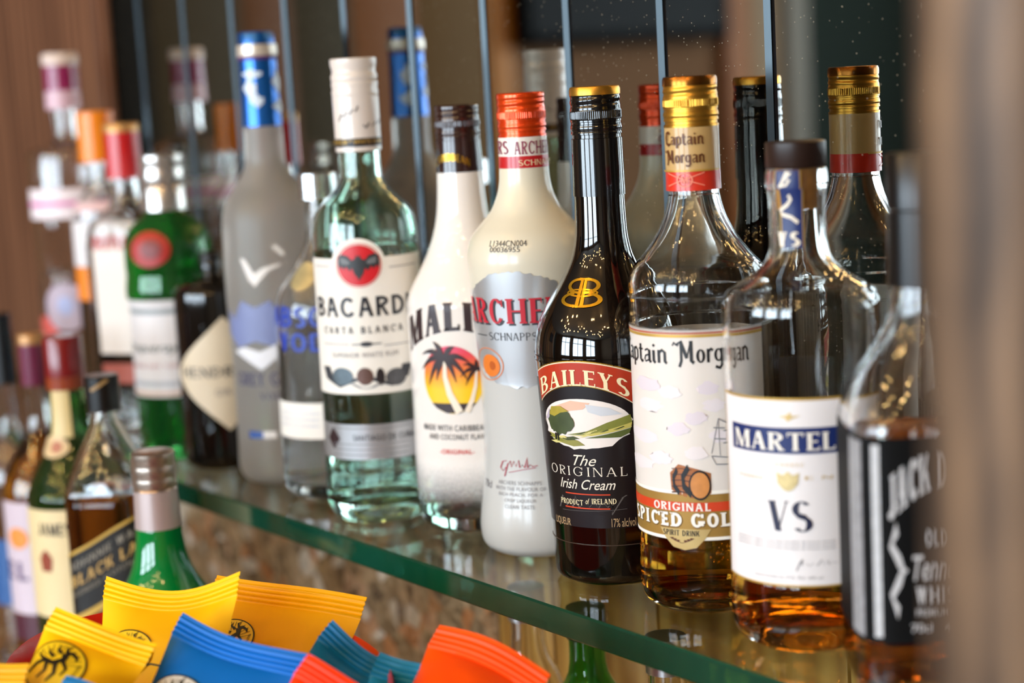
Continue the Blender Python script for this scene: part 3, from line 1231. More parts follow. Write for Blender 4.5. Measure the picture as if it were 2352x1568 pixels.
land('picture_sky', [oval], mat('paint_sky', '#ece4df', .42, var=.08, vscale=60), .0005)
land('picture_cloud', [[(-.75, .3), (-.6, .65), (-.2, .92), (.2, .85), (.05, .6), (-.3, .5)]], mat('paint_peach', '#e2b9a2', .42), .0007)
land('picture_cloud', [[(-.95, .1), (-.8, .5), (-.55, .35), (-.6, 0)]], mat('paint_lilac', '#b9aebf', .42), .0007)
land('picture_cloud', [[(.1, .8), (.55, .66), (.8, .4), (.4, .35), (.15, .5)]], mat('paint_blue', '#cdd3dc', .42), .0007)
land('picture_hill', [[(-.35, -.42), (.1, -.25), (.5, .08), (.96, .36), (.99, .05), (.5, -.2), (.1, -.38)]], mat('paint_olive', '#7d8136', .42, var=.3, vscale=120), .0008)
land('picture_hill', [[(-.35, -.46), (.1, -.38), (.5, -.2), (.99, .05), (.97, -.15), (.5, -.33), (.2, -.43)]], mat('paint_straw', '#c9bd62', .42, var=.2, vscale=120), .0008)
land('picture_hill', [[(.05, -.52), (.5, -.36), (.97, -.16), (.93, -.36), (.75, -.5), (.4, -.5)]], mat('paint_moss', '#56622c', .42, var=.3, vscale=120), .0009)
land('picture_hill', [[(-.88, -.42), (-.5, -.5), (-.1, -.62), (.05, -.8), (-.2, -.86), (-.6, -.72)]], mat('paint_reed', '#8f8d46', .42, var=.3, vscale=120), .0008)
crown = []
for i in range(44):
    a = 2 * math.pi * i / 26
    k = 1 + rr.uniform(-.12, .1)
    crown.append((-.50 + .33 * k * math.cos(a), .08 + .52 * k * math.sin(a)))
for k in range(9):
    x = rr.uniform(-.15, .7)
    y = -.34 + x * .42 + rr.uniform(-.16, .06)
    l = rr.uniform(.15, .3)
    land('picture_brush', [[(x, y), (x + l, y + l * .5 + .03), (x + l * 1.1, y + l * .5), (x + l * .5, y + l * .12)]], mat('brush%d' % (k % 3), ('#3f4a22', '#d8cf86', '#8a8a34')[k % 3], .42), .00105)
for k in range(6):
    x = rr.uniform(-.85, -.2)
    y = -.62 + rr.uniform(-.12, .1)
    land('picture_brush', [[(x, y), (x + .2, y + .06), (x + .34, y - .02), (x + .15, y - .06)]], mat('brush%d' % (k % 3), ('#3f4a22', '#d8cf86', '#8a8a34')[k % 3], .42), .00105)
land('picture_tree', [crown], mat('paint_tree', '#43502f', .42, var=.45, vscale=130), .001)
land('picture_tree_light', [[(-.78, .3), (-.7, .62), (-.45, .68), (-.25, .5), (-.45, .42), (-.62, .25)]], mat('paint_tree_light', '#a39436', .42, var=.3, vscale=130), .0012)
land('picture_trunk', stroke([(-.63, -.4), (-.63, -.66)], .05) + stroke([(-.57, -.4), (-.56, -.68)], .04), K_black, .0012)
K_creamink = mat('cream_ink', '#f3e3b8', .4)
K_ivory = mat('ivory_ink', '#efe6d6', .4)
B.art('script_lettering', font('The', .0, .45, .95), 1318, 1370, 1045, 1069, K_ivory, .0005, lab)
B.art('title_lettering', caps('ORIGINAL', .1, .05, .05, 1.05, .26), 1271, 1440, 1073, 1094, K_ivory, .0005, lab)
B.art('script_lettering', font('Irish Cream', .004, .4, .9), 1290, 1414, 1101, 1124, K_ivory, .0005, lab)
for y in (1135, 1167):
    B.art('red_rule', [[(-1, -1), (1, -1), (1, 1), (-1, 1)]], 1302, 1402, y - 1.4, y + 1.4, K_red2, .0006, lab)
B.art('small_lettering', caps('PRODUCT', .16, .09, .04, .95, .12), 1292, 1340, 1145, 1157, K_creamink, .0005, lab)
B.art('small_lettering', font('of', 0, .3), 1346, 1355, 1144, 1157, K_creamink, .0005, lab)
B.art('small_lettering', caps('IRELAND', .16, .09, .04, .95, .12), 1360, 1416, 1145, 1157, K_creamink, .0005, lab)
B.art('signature', stroke([(-1, -.6), (-.85, .6), (-.7, -.3), (-.6, .3), (-.5, -.4), (-.4, .7), (-.3, -.4), (-.1, .2), (0, -.3), (.15, .25), (.25, -.4), (.35, .3), (.5, -.3), (.65, .5), (.6, -1), (.9, .6), (1, .8)], .05) + stroke([(-.9, -.8), (.4, -.6), (1, -.5)], .04), 1288, 1442, 1138, 1182, mat('grey_brown_ink', '#5c5654', .4), .0004, lab)
B.art('small_lettering', font('LIQUEUR', 0, 0, .7), 1281, 1313, 1186, 1205, mat('tan_ink', '#b99a73', .4), .0005, lab)
B.art('small_lettering', font('17% alc/vol : a', 0, 0, .7), 1405, 1476, 1188, 1208, mat('tan_ink', '#b99a73', .4), .0005, lab)
B.band('label_hem', 1213.5, 1215, mat('hem_brown', '#4a3a30', .3), .0004)

# ---- frosted white schnapps bottle with orange cap
B = Bottle('peach_schnapps_bottle', 'frosted white bottle with bright orange screw cap and silver oval print', 1194, 210, by=1250)
B.outline([(300, 52), (381, 57), (414, 59), (445, 66), (480, 82), (506, 104), (529, 124), (552, 136), (579, 142), (609, 142), (691, 136), (754, 132), (824, 127.5), (865, 125), (981, 125), (1064, 128), (1127, 135), (1160, 140), (1195, 143), (1222, 140), (1236, 132), (1247, 116), (1250, 103)])
B.solid('glass_body', height_mat('frosted_white', [(0.0, '#c4c7c6'), (.5, '#c2c3c1'), (.572, '#c9c8c3'), (.578, '#dcd8c6'), (1, '#e2dcc6')], 0, B.h(190), .28, .25))
cp = B.screw_cap('screw_cap', 212, 313, 55.5, 56, mat('orange_cap', '#ec4a10', .26, metal=.55, coat=.3), 74)
sl = B.band('neck_sleeve', 312, 357, mat('white_sleeve', '#e9e4dd', .34, coat=.3), hw=(55.8, 57))
s2 = B.band('red_neck_band', 356, 383, mat('crimson_sleeve', '#c01c22', .34, coat=.3), hw=(57.1, 58))
old = B.prof
B.prof = [(0, B.m(56.6, 340)), (.4, B.m(56.6, 340))]
K_purple = mat('purple_ink', '#8a1a4c', .4)
B.art('sleeve_lettering', caps('ARCHERS', .15, .09, .05, .95, .1), 1181, 1290, 322, 352, K_purple, .0005, sl)
B.art('sleeve_lettering', caps('ERS', .15, .09, .05, .95, .1), 1140, 1168, 324, 354, K_purple, .0005, sl)
B.art('sleeve_lettering', caps('SCHNAPPS', .12, .08, .03, .95, .1), 1192, 1275, 365, 378, K_creamink, .001, s2)
B.prof = old
rg = random.Random(5)
disc = []
for i in range(130):
    a = 2 * math.pi * i / 130
    k = 1 + rg.uniform(-.025, .02)
    disc.append((math.cos(a) * k, math.sin(a) * k))
lab = B.art('silver_oval', [disc], 1150, 1230, 622, 893, mat('brushed_silver', '#d3d6d9', .34, metal=.7), .0003, ang=(-86, 51))
K_rose = mat('rose_red_ink', '#c4293a', .38)
B.art('title_shadow', caps('ARCHERS', .22, .07, .06, .9, .12), 1150, 1230, 688, 748, K_dgrey, .0006, lab, ang=(-78, 46))
B.art('title_lettering', caps('ARCHERS', .22, .07, .06, .9, .12), 1150, 1230, 685, 743, K_rose, .0009, lab, ang=(-80, 44))
B.art('subtitle_lettering', caps('SCHNAPPS', .11, .07, .02, 1, .14), 1140, 1220, 764, 782, K_dgrey, .0006, lab, ang=(-47, 4))
B.art('rule', [[(-1, -1), (1, -1), (1, 1), (-1, 1)]], 1100, 1120, 767, 769, K_dgrey, .0006, lab)
B.art('peach_spot', [ell(0, 0, 1, 1, 30)], 1113, 1150, 814, 864, mat('peach_orange', '#e07b2c', .4), .0007, lab)
B.art('peach_ring', ringpoly(0, 0, 1, 1, .05), 1104, 1158, 799, 873, mat('peach_orange', '#e07b2c', .4), .0006, lab)
B.art('peach_core', [ell(0, 0, 1, 1, 20)], 1127, 1140, 829, 849, mat('peach_dark', '#b9591d', .4), .0009, lab)
B.art('batch_code', font('L1344CN004', -.004, 0, .9), 1126, 1210, 552, 566, K_dgrey, .0004)
B.art('batch_code', font('00036955', -.004, 0, .9), 1126, 1194, 567, 579, K_dgrey, .0004)
K_sign = mat('signature_red', '#a83244', .4)
B.art('signature', stroke([(-.6, .5), (-.85, .4), (-1, -.2), (-.85, -.5), (-.65, -.1), (-.75, -1), (-.55, .2), (-.4, .5), (-.35, -.1), (-.2, .5), (-.1, 0), (.05, .6), (.1, -.1), (.25, .2), (.35, -.1), (.5, .9), (.5, -.1), (.65, .2), (.75, 0), (1, .1)], .07) + stroke([(-.5, -.6), (.2, -.3), (.9, -.1)], .06), 1150, 1236, 1048, 1096, K_sign, .0004)
for i, (t_, a, b) in enumerate((('ARCHERS SCHNAPPS', 1146, 1244), ('WITH THE FLAVOUR OF', 1140, 1254), ('RICH PEACH, FOR A', 1147, 1247), ('CRISP LIQUEUR', 1160, 1232), ('CLEAN TASTE', 1161, 1229))):
    B.art('small_lettering', font(t_, -.002, 0, .9, 1.1), a, b, 1105 + i * 13.7, 1114 + i * 13.7, K_grey, .0004)
B.art('small_lettering', font('70cl', .01), 1117, 1131, 1100, 1118, K_grey, .0004)

# ---- white coconut-rum bottle with brown cap
B = Bottle('coconut_rum_bottle', 'white bottle with dark brown cap and palm tree sunset print', 1047, 238, by=1198)
B.outline([(330, 49), (390, 53), (448, 56), (494, 61), (536, 71), (575, 86), (613, 105), (647, 124), (680, 138), (704, 139.5), (787, 140.5), (849, 139.5), (961, 139.5), (1044, 140.5), (1106, 140), (1149, 138), (1172, 132), (1189, 120), (1197, 104)])
B.glass(height_mat('white_coating', [(.0, (.97, .98, .98)), (.15, (.97, .98, .98)), (.25, '#eae6e2'), (1, '#eeeae6')], 0, B.h(390), .06, .3, .06, [(.12, 1.0), (.235, 0.0)]), .003, .012)
B.liquid(L_clear, B.h(500))
M_bcap = mat('brown_cap', '#2c1512', .22, coat=.5)
cp = B.screw_cap('screw_cap', 240, 325, 51, 52.5, M_bcap, 70)
sl = B.band('neck_sleeve', 324, 393, M_bcap, hw=(51.5, 54.5))
old = B.prof
B.prof = [(0, B.m(54, 360)), (.4, B.m(54, 360))]
B.art('sleeve_lettering', arch(fit(caps('CARIBBEAN', .2, .14, 0, .9, .12), -1, 1, -.7, .2), .8), 1003, 1078, 352, 385, K_gold, .0006, sl)
B.prof = old
K_choc = mat('chocolate_ink', '#2e1a1c', .4)
txt = fit(caps('MALIBU', .3, .13, .04, .95, .12), -1, 1, -1, .2)
txt = [[(x, y * (1 + .25 * abs(x)) + .80 * (1 - x * x * 1.05)) for x, y in q] for q in txt]
B.art('title_lettering', txt, 1020, 1070, 694, 800, K_choc, .0004, dv=.004, keep=True, ang=(-72, 44))
M_sun = height_mat('sunset_print', [(.0, '#f5c90f'), (.35, '#f7c81a'), (.6, '#f08a2e'), (.85, '#e64b52'), (1, '#d93a66')], B.pick(1045, 950)[1], B.pick(1045, 795)[1], .36, .3)
sun = B.art('sunset_disc', [ell(0, 0, 1, 1, 44)], 977, 1112, 794, 950, M_sun, .0003)
B.art('island', [[(-.72, -.69), (.72, -.69), (.55, -.84), (.2, -.98), (-.2, -.98), (-.55, -.84)]], 977, 1112, 794, 950, K_choc, .0006, sun, keep=True)
B.art('palm_trunk', stroke([(-.18, .55), (-.2, .1), (-.08, -.4), (.2, -.96)], .1, .24), 977, 1112, 794, 950, mat('trunk_print', '#efe2cf', .4), .0008, sun, keep=True)
B.art('palm_trunk', stroke([(.78, .25), (.72, -.2), (.6, -.6), (.42, -.95)], .06, .16), 977, 1112, 794, 950, mat('trunk_print', '#efe2cf', .4), .0008, sun, keep=True)


def frond(x, y, dx, dy, sag, w0):
    pts = [(x + dx * t, y + dy * t - sag * t * t) for t in [i / 7 for i in range(8)]]
    return stroke(pts[:4], w0 * .5, w0) + stroke(pts[3:], w0, .01)


fr = []
for a in ((-.85, .35, .7), (-.8, .75, .65), (-.35, .85, .35), (.35, .75, .4), (.8, .45, .6), (.7, .1, .75), (.35, -.1, .6), (-.6, 0, .8), (-.3, -.1, .55)):
    fr += frond(-.2, .62, a[0], a[1], a[2], .17)
B.art('palm_fronds', fr, 977, 1112, 794, 950, K_choc, .001, sun, keep=True)
fr = []
for a in ((-.5, .25, .45), (-.4, .5, .35), (0, .5, .2), (.45, .4, .4), (.5, .1, .5), (-.35, -.05, .4)):
    fr += frond(.78, .28, a[0], a[1], a[2], .11)
B.art('palm_fronds', fr, 977, 1112, 794, 950, K_choc, .001, sun, keep=True)
B.art('small_lettering', font('MADE WITH CARIBBEAN RUM', .012, 0, .9, 1.1), 1020, 1070, 976, 990, K_dgrey, .0004, ang=(-54, 26))
B.art('small_lettering', font('AND COCONUT FLAVOUR', .012, 0, .9, 1.1), 1020, 1070, 997, 1010, K_dgrey, .0004, ang=(-47, 19))
B.art('small_lettering', font('-ORIGINAL-', .02, 0, 1, 1.1), 1012, 1090, 1032, 1043, K_red, .0004)

# ---- white rum bottle, pale green glass
B = Bottle('white_rum_bottle', 'pale green glass bottle with white cap and white label with red round emblem', 810, 133, by=1177)
B.outline([(335, 46), (345, 48), (398, 49), (415, 53), (435, 65), (456, 86), (477, 107), (500, 117), (539, 121), (580, 122), (641, 122), (724, 122), (890, 123), (973, 123), (1097, 125), (1134, 124), (1156, 118.5), (1169, 108), (1176, 96)])
B.glass(G_green_tint, .0035, .014, punt=.012)
B.liquid(L_clear, B.h(560))
M_wc = mat('white_cap', '#e6dfda', .3, coat=.35)
cp = lathe('screw_cap', [(B.h(133), 0), (B.h(133), B.m(50, 133)), (B.h(135), B.m(53.5, 135)), (B.h(147), B.m(53.5, 147)), (B.h(160), B.m(50.5, 160)), (B.h(167), B.m(50.5, 167)), (B.h(173), B.m(53.5, 173)), (B.h(182), B.m(53.5, 182)), (B.h(186), B.m(52, 186)), (B.h(190), B.m(53.5, 190)), (B.h(196), B.m(53.5, 196)), (B.h(203), B.m(52, 203)), (B.h(210), B.m(54, 210)), (B.h(217), B.m(53.5, 217)), (B.h(222), B.m(52.5, 222)), (B.h(222), .01)], M_wc, B.root, 80)
sl = B.band('neck_sleeve', 221, 346, M_wc, hw=(53.5, 52.5))
old = B.prof
B.prof = [(0, B.m(53.3, 300)), (.5, B.m(53.3, 300))]
B.art('sleeve_signature', stroke([(-1, -.9), (-.6, 0), (-.4, -.5), (-.1, .3), (.1, -.2), (.5, .5), (.8, .2), (1, .9)], .12), 778, 824, 244, 278, K_dgrey, .0005, sl)
B.art('sleeve_signature', stroke([(-1, -.2), (-.8, -.9), (-.5, .2), (-.2, -.5), (.2, .3), (.5, -.1), (1, .8)], .16), 832, 872, 274, 294, K_dgrey, .0005, sl)
bnd = B.band('sleeve_band', 316, 335, mat('dark_band', '#20242e', .35), hw=(53.8, 53.6))
B.prof = [(0, B.m(53.8, 325)), (.5, B.m(53.8, 325))]
B.art('sleeve_lettering', font('SUPERIOR * WHITE RUM', .01), 768, 872, 320, 331, K_goldprint, .0005, bnd)
B.prof = old
hh = lambda y, x=838: B.pick(x, y)[1]
lab = B.patch('front_label', -1.38, 1.38, hh(905), hh(592), mat('rum_white_label', '#f0ede6', .4), .0002)
B.art('label_head', [ell(0, 0, 1, 1, 44)], 763, 885, 547, 668, mat('rum_white_label', '#f0ede6', .4), .0003, lab)
K_bred = mat('emblem_red', '#d2202a', .36)
B.art('emblem_ring', ringpoly(0, 0, 1, 1, .035), 773, 876, 558, 660, K_bred, .0006, lab)
B.art('emblem_disc', [ell(0, 0, 1, 1, 40)], 777, 872, 562, 656, K_bred, .0006, lab)
bat = [(0, .35), (.08, .45), (.14, .28), (.3, .2), (.5, .42), (.8, .5), (.95, .38), (.98, .05), (.9, -.2), (.82, -.05), (.7, -.22), (.58, -.08), (.42, -.3), (.3, -.15), (.2, -.45), (.08, -.6), (0, -.75)]
bat = bat + [(-x, y) for x, y in bat[::-1]][1:-1]
B.art('bat_emblem', [bat], 777, 872, 558, 656, mat('bat_grey', '#2f3337', .4), .0009, lab, keep=True)
B.art('bat_wing_light', [[(.35, .1), (.55, .28), (.85, .35), (.8, .05), (.5, 0)], [(-.35, .1), (-.5, 0), (-.8, .05), (-.85, .35), (-.55, .28)]], 777, 872, 558, 656, mat('bat_light', '#6e7276', .4), .0012, lab, keep=True)
B.art('title_lettering', caps('BACARDI', .2, .17, 0, 1.05, .17), 800, 850, 682, 728, mat('blue_black_ink', '#1d212c', .38), .0006, lab, ang=(-68, 46))
B.art('subtitle_lettering', caps('CARTA BLANCA', .17, .14, .03, .95, .42), 800, 850, 750, 766, K_dgrey, .0006, lab, ang=(-57, 35))
for x0, x1, y in ((748, 802, 790), (882, 950, 788), (728, 758, 611), (892, 950, 609)):
    B.art('label_rule', [[(-1, -1), (1, -1), (1, 1), (-1, 1)]], x0, x1, y - 1, y + 1, K_grey, .0006, lab)
B.art('rule_ornament', [ell(0, 0, 1, .7, 16)] + stroke([(-2.4, 0), (2.4, 0)], .3), 808, 876, 784, 796, K_dgrey, .0006, lab)
B.art('small_lettering', font('SUPERIOR WHITE RUM', 0, 0, 1, 1.15), 766, 914, 809, 821, K_grey, .0006, lab)
for x0, x1, c in ((766, 812, '#5e6b73'), (820, 858, '#6b4f47'), (864, 884, '#3a3436'), (886, 932, '#57575a')):
    B.art('medal', [ell(0, 0, 1, 1, 20)], x0, x1, 844, 884, mat('medal' + c[1:], c, .36, metal=.4, var=.4, vscale=220), .0006, lab)
B.art('medal_ribbon', stroke([(-1, .9), (-.9, -.2), (-.6, -.9), (-.2, -.2), (.2, -.2), (.6, -.9), (.9, -.2), (1, .9)], .25), 748, 946, 842, 890, K_dgrey, .0005, lab)
B.art('laurel', stroke([(-1, .8), (-.4, -.6), (0, -.9), (.4, -.6), (1, .8)], .3), 806, 880, 880, 893, K_grey, .0006, lab)
l2 = B.patch('lower_label', -1.38, 1.3, hh(1056), hh(975), mat('silver_label', '#b9babd', .3, metal=.6), .0002)
B.art('small_lettering', font('SANTIAGO DE CUBA', .01, 0, 1, 1.1), 812, 950, 996, 1010, K_dgrey, .0005, l2)
for y in (983, 1020, 1032, 1044):
    B.art('label_rule', [[(-1, -1), (1, -1), (1, 1), (-1, 1)]], 770, 940, y - 1.2, y + 1.2, K_grey, .0005, l2)
B.art('label_crest', [[(0, 1), (1, 0), (0, -1), (-1, 0)]], 758, 782, 980, 1030, K_choc, .0005, l2)

# ---- cognac bottle in front, cork stopper
B = Bottle('cognac_bottle', 'clear cognac bottle with dark wooden stopper, white label and blue title band', 1826, 325, by=1458)
B.outline([(384, 66), (392, 70), (425, 71), (436, 68), (460, 65), (520, 64.5), (559, 66), (585, 72), (605, 85), (625, 108), (645, 140), (662, 165), (680, 177), (700, 181), (760, 181), (913, 177), (1100, 175.5), (1290, 176), (1388, 178), (1420, 172), (1442, 158), (1456, 132), (1458, 122)])
B.glass(G_clear, .0032, .014, punt=.012)
B.liquid(L_cognac, B.h(1275))
lathe('stopper', [(B.h(323), 0), (B.h(323), B.m(66, 323)), (B.h(325.5), B.m(69, 325)), (B.h(380), B.m(69, 380)), (B.h(383), B.m(67, 383)), (B.h(383), 0)], mat('dark_wood_stopper', '#2a1a14', .38, var=.2, vscale=90), B.root, 72)
lathe('cork', [(B.h(384), 0), (B.h(384), B.m(50, 384)), (B.h(478), B.m(47, 478)), (B.h(478), 0)], mat('cork_brown', '#b07a3c', .8, var=.3, vscale=300), B.root, 40)
K_royal = mat('royal_blue_ink', '#1d2f6b', .36)
hh = lambda y, x=1830: B.pick(x, y)[1]
st = B.patch('neck_strip', -.72, .12, hh(434), hh(390), K_royal, .0003, None, 12, 4)
st2 = B.patch('neck_strip', -.58, .18, hh(569), hh(432), K_royal, .0003, None, 12, 6)
for e in (-.74, .1):
    B.patch('strip_edge', e, e + .035, hh(434), hh(390), K_goldprint, .0005, st, 3, 3)
for e in (-.60, .165):
    B.patch('strip_edge', e, e + .035, hh(569), hh(434), K_goldprint, .0005, st2, 3, 4)
B.art('strip_lettering', stroke([(-.5, -1), (-.1, -.2), (.3, 1), (.6, .8), (.1, .1), (.5, -.1), (.2, -.7), (-.6, -.9)], .3), 1788, 1818, 392, 432, K_ivory, .0006, st)
B.art('strip_lettering', stroke([(.2, 1), (.4, .7), (.1, .3), (-.6, -.1), (-.4, -.4), (.4, -.6), (1, -1)], .28), 1792, 1834, 445, 515, K_ivory, .0006, st2)
B.art('strip_lettering', caps('VS', .3, .12, .05, .9, .14), 1789, 1838, 532, 566, K_ivory, .0006, st2)
lab = B.patch('front_label', -1.36, .95, hh(1344), hh(917), mat('cognac_label', '#f1eef0', .42), .0002, None, 30, 8)
B.patch('gold_border', -1.36, .95, hh(1348), hh(1343), K_goldprint, .0004, lab, 28, 2)
B.patch('gold_border', -1.36, .95, hh(920), hh(914), K_goldprint, .0004, lab, 28, 2)
B.patch('gold_border', -1.38, -1.345, hh(1346), hh(916), K_goldprint, .0004, lab, 2, 6)
D_ = math.radians
B.patch('title_band', D_(-63), D_(38), hh(1042), hh(982), K_royal, .0005, lab, 26, 3)
B.art('title_lettering', caps('MARTELL', .2, .08, .05, 1, .1), 1780, 1850, 993, 1034, K_white2, .0008, lab, ang=(-58, 33))
B.art('gold_swallow', [[(-1, .1), (-.3, .3), (.1, 1), (.2, .2), (1, .3), (.3, -.3), (-.2, -1), (-.3, -.3)]], 1786, 1840, 946, 968, mat('pale_gold_ink', '#d8bc7e', .4, metal=.3), .0006, lab)
B.art('small_lettering', caps('COGNAC', .14, .08, .02, 1, .5), 1782, 1846, 1063, 1071, mat('pale_gold_ink', '#d8bc7e', .4), .0006, lab)
B.art('small_lettering', caps('FONDEE', .14, .08, .02, 1, .5), 1704, 1752, 1088, 1096, mat('pale_gold_ink', '#d8bc7e', .4), .0006, lab)
B.art('small_lettering', caps('EN 1715', .14, .08, .02, 1, .5), 1848, 1912, 1092, 1100, mat('pale_gold_ink', '#d8bc7e', .4), .0006, lab)
B.art('gold_crest', [[(-.9, .9), (-.4, .6), (0, 1), (.4, .6), (.9, .9), (.8, -.2), (.4, -.8), (0, -1), (-.4, -.8), (-.8, -.2)]], 1784, 1836, 1082, 1128, mat('crest_gold', '#d9c58e', .4, metal=.3, var=.35, vscale=300), .0006, lab)
B.art('grade_lettering', caps('VS', .2, .035, .05, 1.0, .06), 1765, 1866, 1150, 1220, mat('ink_blue_black', '#232744', .4), .0006, lab)
for k in range(3):
    B.art('small_lettering', font('appellation cognac controlee produit de france martell', -.002, 0, .9), 1700, 1918, 1240 + k * 8, 1246 + k * 8, K_grey, .0005, lab)
B.art('signature', stroke([(-1, -1), (-.8, .6), (-.7, 1), (-.75, 0), (-.5, .3), (-.4, -.2), (-.2, .3), (0, -.1), (.2, .9), (.3, 0), (.5, .8), (.55, 0), (.8, .3), (1, .2)], .06), 1828, 1925, 1283, 1310, K_grey, .0005, lab)
B.art('small_lettering', font('maison fondee en 1715  70cl  40% vol', -.002, 0, .9), 1735, 1890, 1322, 1328, K_grey, .0005, lab)
B.patch('back_label', 2.3, 4.0, hh(1300), hh(1050), mat('back_paper', '#cfc4b4', .6), 0, None, 16, 3)

# ---- square whiskey bottle with black label, close to the end panel
B = Bottle('square_whiskey_bottle', 'square whiskey bottle with black and white filigree label', 0, 0, base=(0.188, -0.091, 0.0))
rot_ = math.radians(-38)


def jd_mod(a, h):
    k = min(1, max(0, (0.165 - h) / 0.03))
    return 1 + (sqmod(rot_, 5.0)(a, h) - 1) * k


B.mod = jd_mod
B.prof = catmull([(0.0, .031), (.002, .034), (.008, .0375), (.02, .0385), (.06, .0385), (.12, .0385), (.138, .0375), (.152, .033), (.164, .026), (.175, .019), (.19, .0155), (.21, .0145), (.225, .0145), (.232, .0145)], 4)
B.glass(G_clear, .003, .012, seg=96)
B.liquid(L_brown, .125)
lathe('screw_cap', [(.258, 0), (.258, .0148), (.257, .0155), (.232, .0157), (.232, .01)], mat('black_plastic', '#0c0c0d', .3), B.root, 64)
B.band('neck_sleeve', 0, 0, mat('black_plastic', '#0c0c0d', .3)) if False else None
lathe('neck_sleeve', [(.196, .0145), (.196, .0156), (.231, .0153), (.231, .014)], mat('black_plastic', '#0c0c0d', .3), B.root, 64)
B.tc = rot_
lab = B.patch('front_label', -2.2, 2.2, .034, .131, mat('black_label', '#0a0b0c', .6, spec=.15), .0003, None, 90, 6)
K_fil = mat('filigree_grey', '#9a9da3', .42, var=.45, vscale=260)
B.patch('filigree_side', -1.18, -.86, .036, .129, K_fil, .0005, lab, 14, 8)
B.patch('side_border', -.74, -.66, .037, .128, mat('border_white', '#c5c8cd', .42, var=.3, vscale=500), .0005, lab, 5, 10)
B.patch('side_border', .66, .74, .037, .128, mat('border_white', '#c5c8cd', .42, var=.3, vscale=500), .0005, lab, 5, 10)
K_w3 = mat('label_white_ink', '#d9dade', .42)


def on_front(name, polys, u0, u1, h0, h1, M=K_w3):
    g = fit(polys, u0, u1, h0, h1)
    decal(name, g, B.smap(0, .0385, .0006), M, lab, .002, .006)


t_ = fit(caps("JACK DANIEL'S", .3, .16, .07, .9, .1), -1, 1, 0, .55)
t_ = [[(x, y * (1 + .3 * abs(x)) + .55 * (1 - x * x)) for x, y in q] for q in t_]
on_front('arched_lettering', t_, -.0225, .0225, .093, .124)
on_front('scroll', stroke([(0, 1), (-.6, .6), (.2, .2), (.5, 0), (.2, -.2), (-.6, -.6), (0, -1)], .35) + [ell(.6, 0, .35, .06, 12)], -.0225, -.016, .046, .092)
on_front('scroll', stroke([(0, 1), (.6, .6), (-.2, .2), (-.5, 0), (-.2, -.2), (.6, -.6), (0, -1)], .35) + [ell(-.6, 0, .35, .06, 12)], .016, .0225, .046, .092)
on_front('label_lettering', caps('OLD NO.7', .2, .14, .05, .9, .15), -.009, .009, .080, .088)
on_front('label_lettering', font('Tennessee', .02, .3), -.014, .014, .064, .076)
on_front('label_lettering', caps('WHISKEY', .22, .14, .05, .9, .15), -.013, .013, .053, .061)
on_front('label_lettering', font('PREMIUM QUALITY', .01), -.013, .013, .0465, .0505)
on_front('label_lettering', font('70cl   40% vol.', .01), -.015, .015, .0395, .0435)
B.tc = math.atan2(CAM.y - B.p.y, CAM.x - B.p.x)

# ---- clear vodka bottle with silver cap, half behind the white rum
B = Bottle('clear_vodka_bottle', 'clear round-shouldered vodka bottle with silver cap and blue printed lettering', 726, 396, by=1127)
B.outline([(452, 29), (475, 30), (540, 34), (575, 46), (605, 64), (632, 86), (658, 104), (690, 115), (730, 118), (849, 119), (994, 121), (1077, 122), (1100, 119), (1117, 108), (1126, 92)])
B.glass(G_clear, .004, .012)
B.liquid(L_clear, B.h(780))
lathe('cap', [(B.h(396), 0), (B.h(396), B.m(43, 396)), (B.h(398), B.m(45, 398)), (B.h(455), B.m(45, 455)), (B.h(456), B.m(30, 456))], mat('bright_silver_cap', '#d3d3d3', .22, metal=.95), B.root, 64)
K_cobalt = mat('cobalt_ink', '#1d3fae', .36)
B.art('title_lettering', caps('ABSOLUT', .2, .17, 0, .85, .1), 700, 760, 704, 752, K_cobalt, .0004, ang=(-80, 55))
B.art('title_lettering', caps('VODKA', .2, .17, 0, .85, .12), 700, 760, 764, 808, K_cobalt, .0004, ang=(-62, 45))
lab = B.patch('paper_label', -1.45, .3, B.pick(700, 1008)[1], B.pick(700, 926)[1], K_white, .0003)
for k in range(3):
    B.art('small_lettering', font('country of sweden', 0), 650, 735, 945 + k * 14, 954 + k * 14, mat('pale_blue_ink', '#aab4cf', .42), .0005, lab)
B.art('medallion', [ell(0, 0, 1, 1, 24)], 676, 724, 600, 668, mat('medallion_gold', '#c9bd8f', .35, metal=.5, var=.3, vscale=300), .0005)

# ---- frosted vodka bottle with blue foil
B = Bottle('frosted_vodka_bottle', 'tall frosted vodka bottle with blue foil neck and flying bird print', 587, 75, by=1092)
B.outline([(286, 43), (300, 45), (340, 45.5), (373, 47), (395, 55), (420, 70), (444, 87), (466, 100), (500, 108), (560, 111), (650, 112), (760, 110), (890, 108), (1000, 109), (1050, 110), (1072, 106), (1086, 96), (1091, 86)])
B.solid('glass_body', mat('frosted_glass', (.66, .64, .61), .36, trans=.72, ior=1.35, var=.06, vscale=20), seg=80)
M_foil = mat('blue_foil', '#1463b8', .28, metal=.6, coat=.3)
lathe('stopper', [(B.h(74), 0), (B.h(74), B.m(38, 74)), (B.h(78), B.m(41, 78)), (B.h(101), B.m(42, 101)), (B.h(103), .005)], M_foil, B.root, 64)
lathe('collar', [(B.h(102), .005), (B.h(103), B.m(46, 103)), (B.h(124), B.m(47, 124)), (B.h(130), B.m(46, 130)), (B.h(130), .005)], mat('pale_foil', '#ddd3c6', .3, metal=.4), B.root, 64)
lathe('collar_band', [(B.h(129), .005), (B.h(129), B.m(46.4, 129)), (B.h(137), B.m(45, 137)), (B.h(137), .005)], mat('plum_foil', '#5c2a6a', .35), B.root, 64)
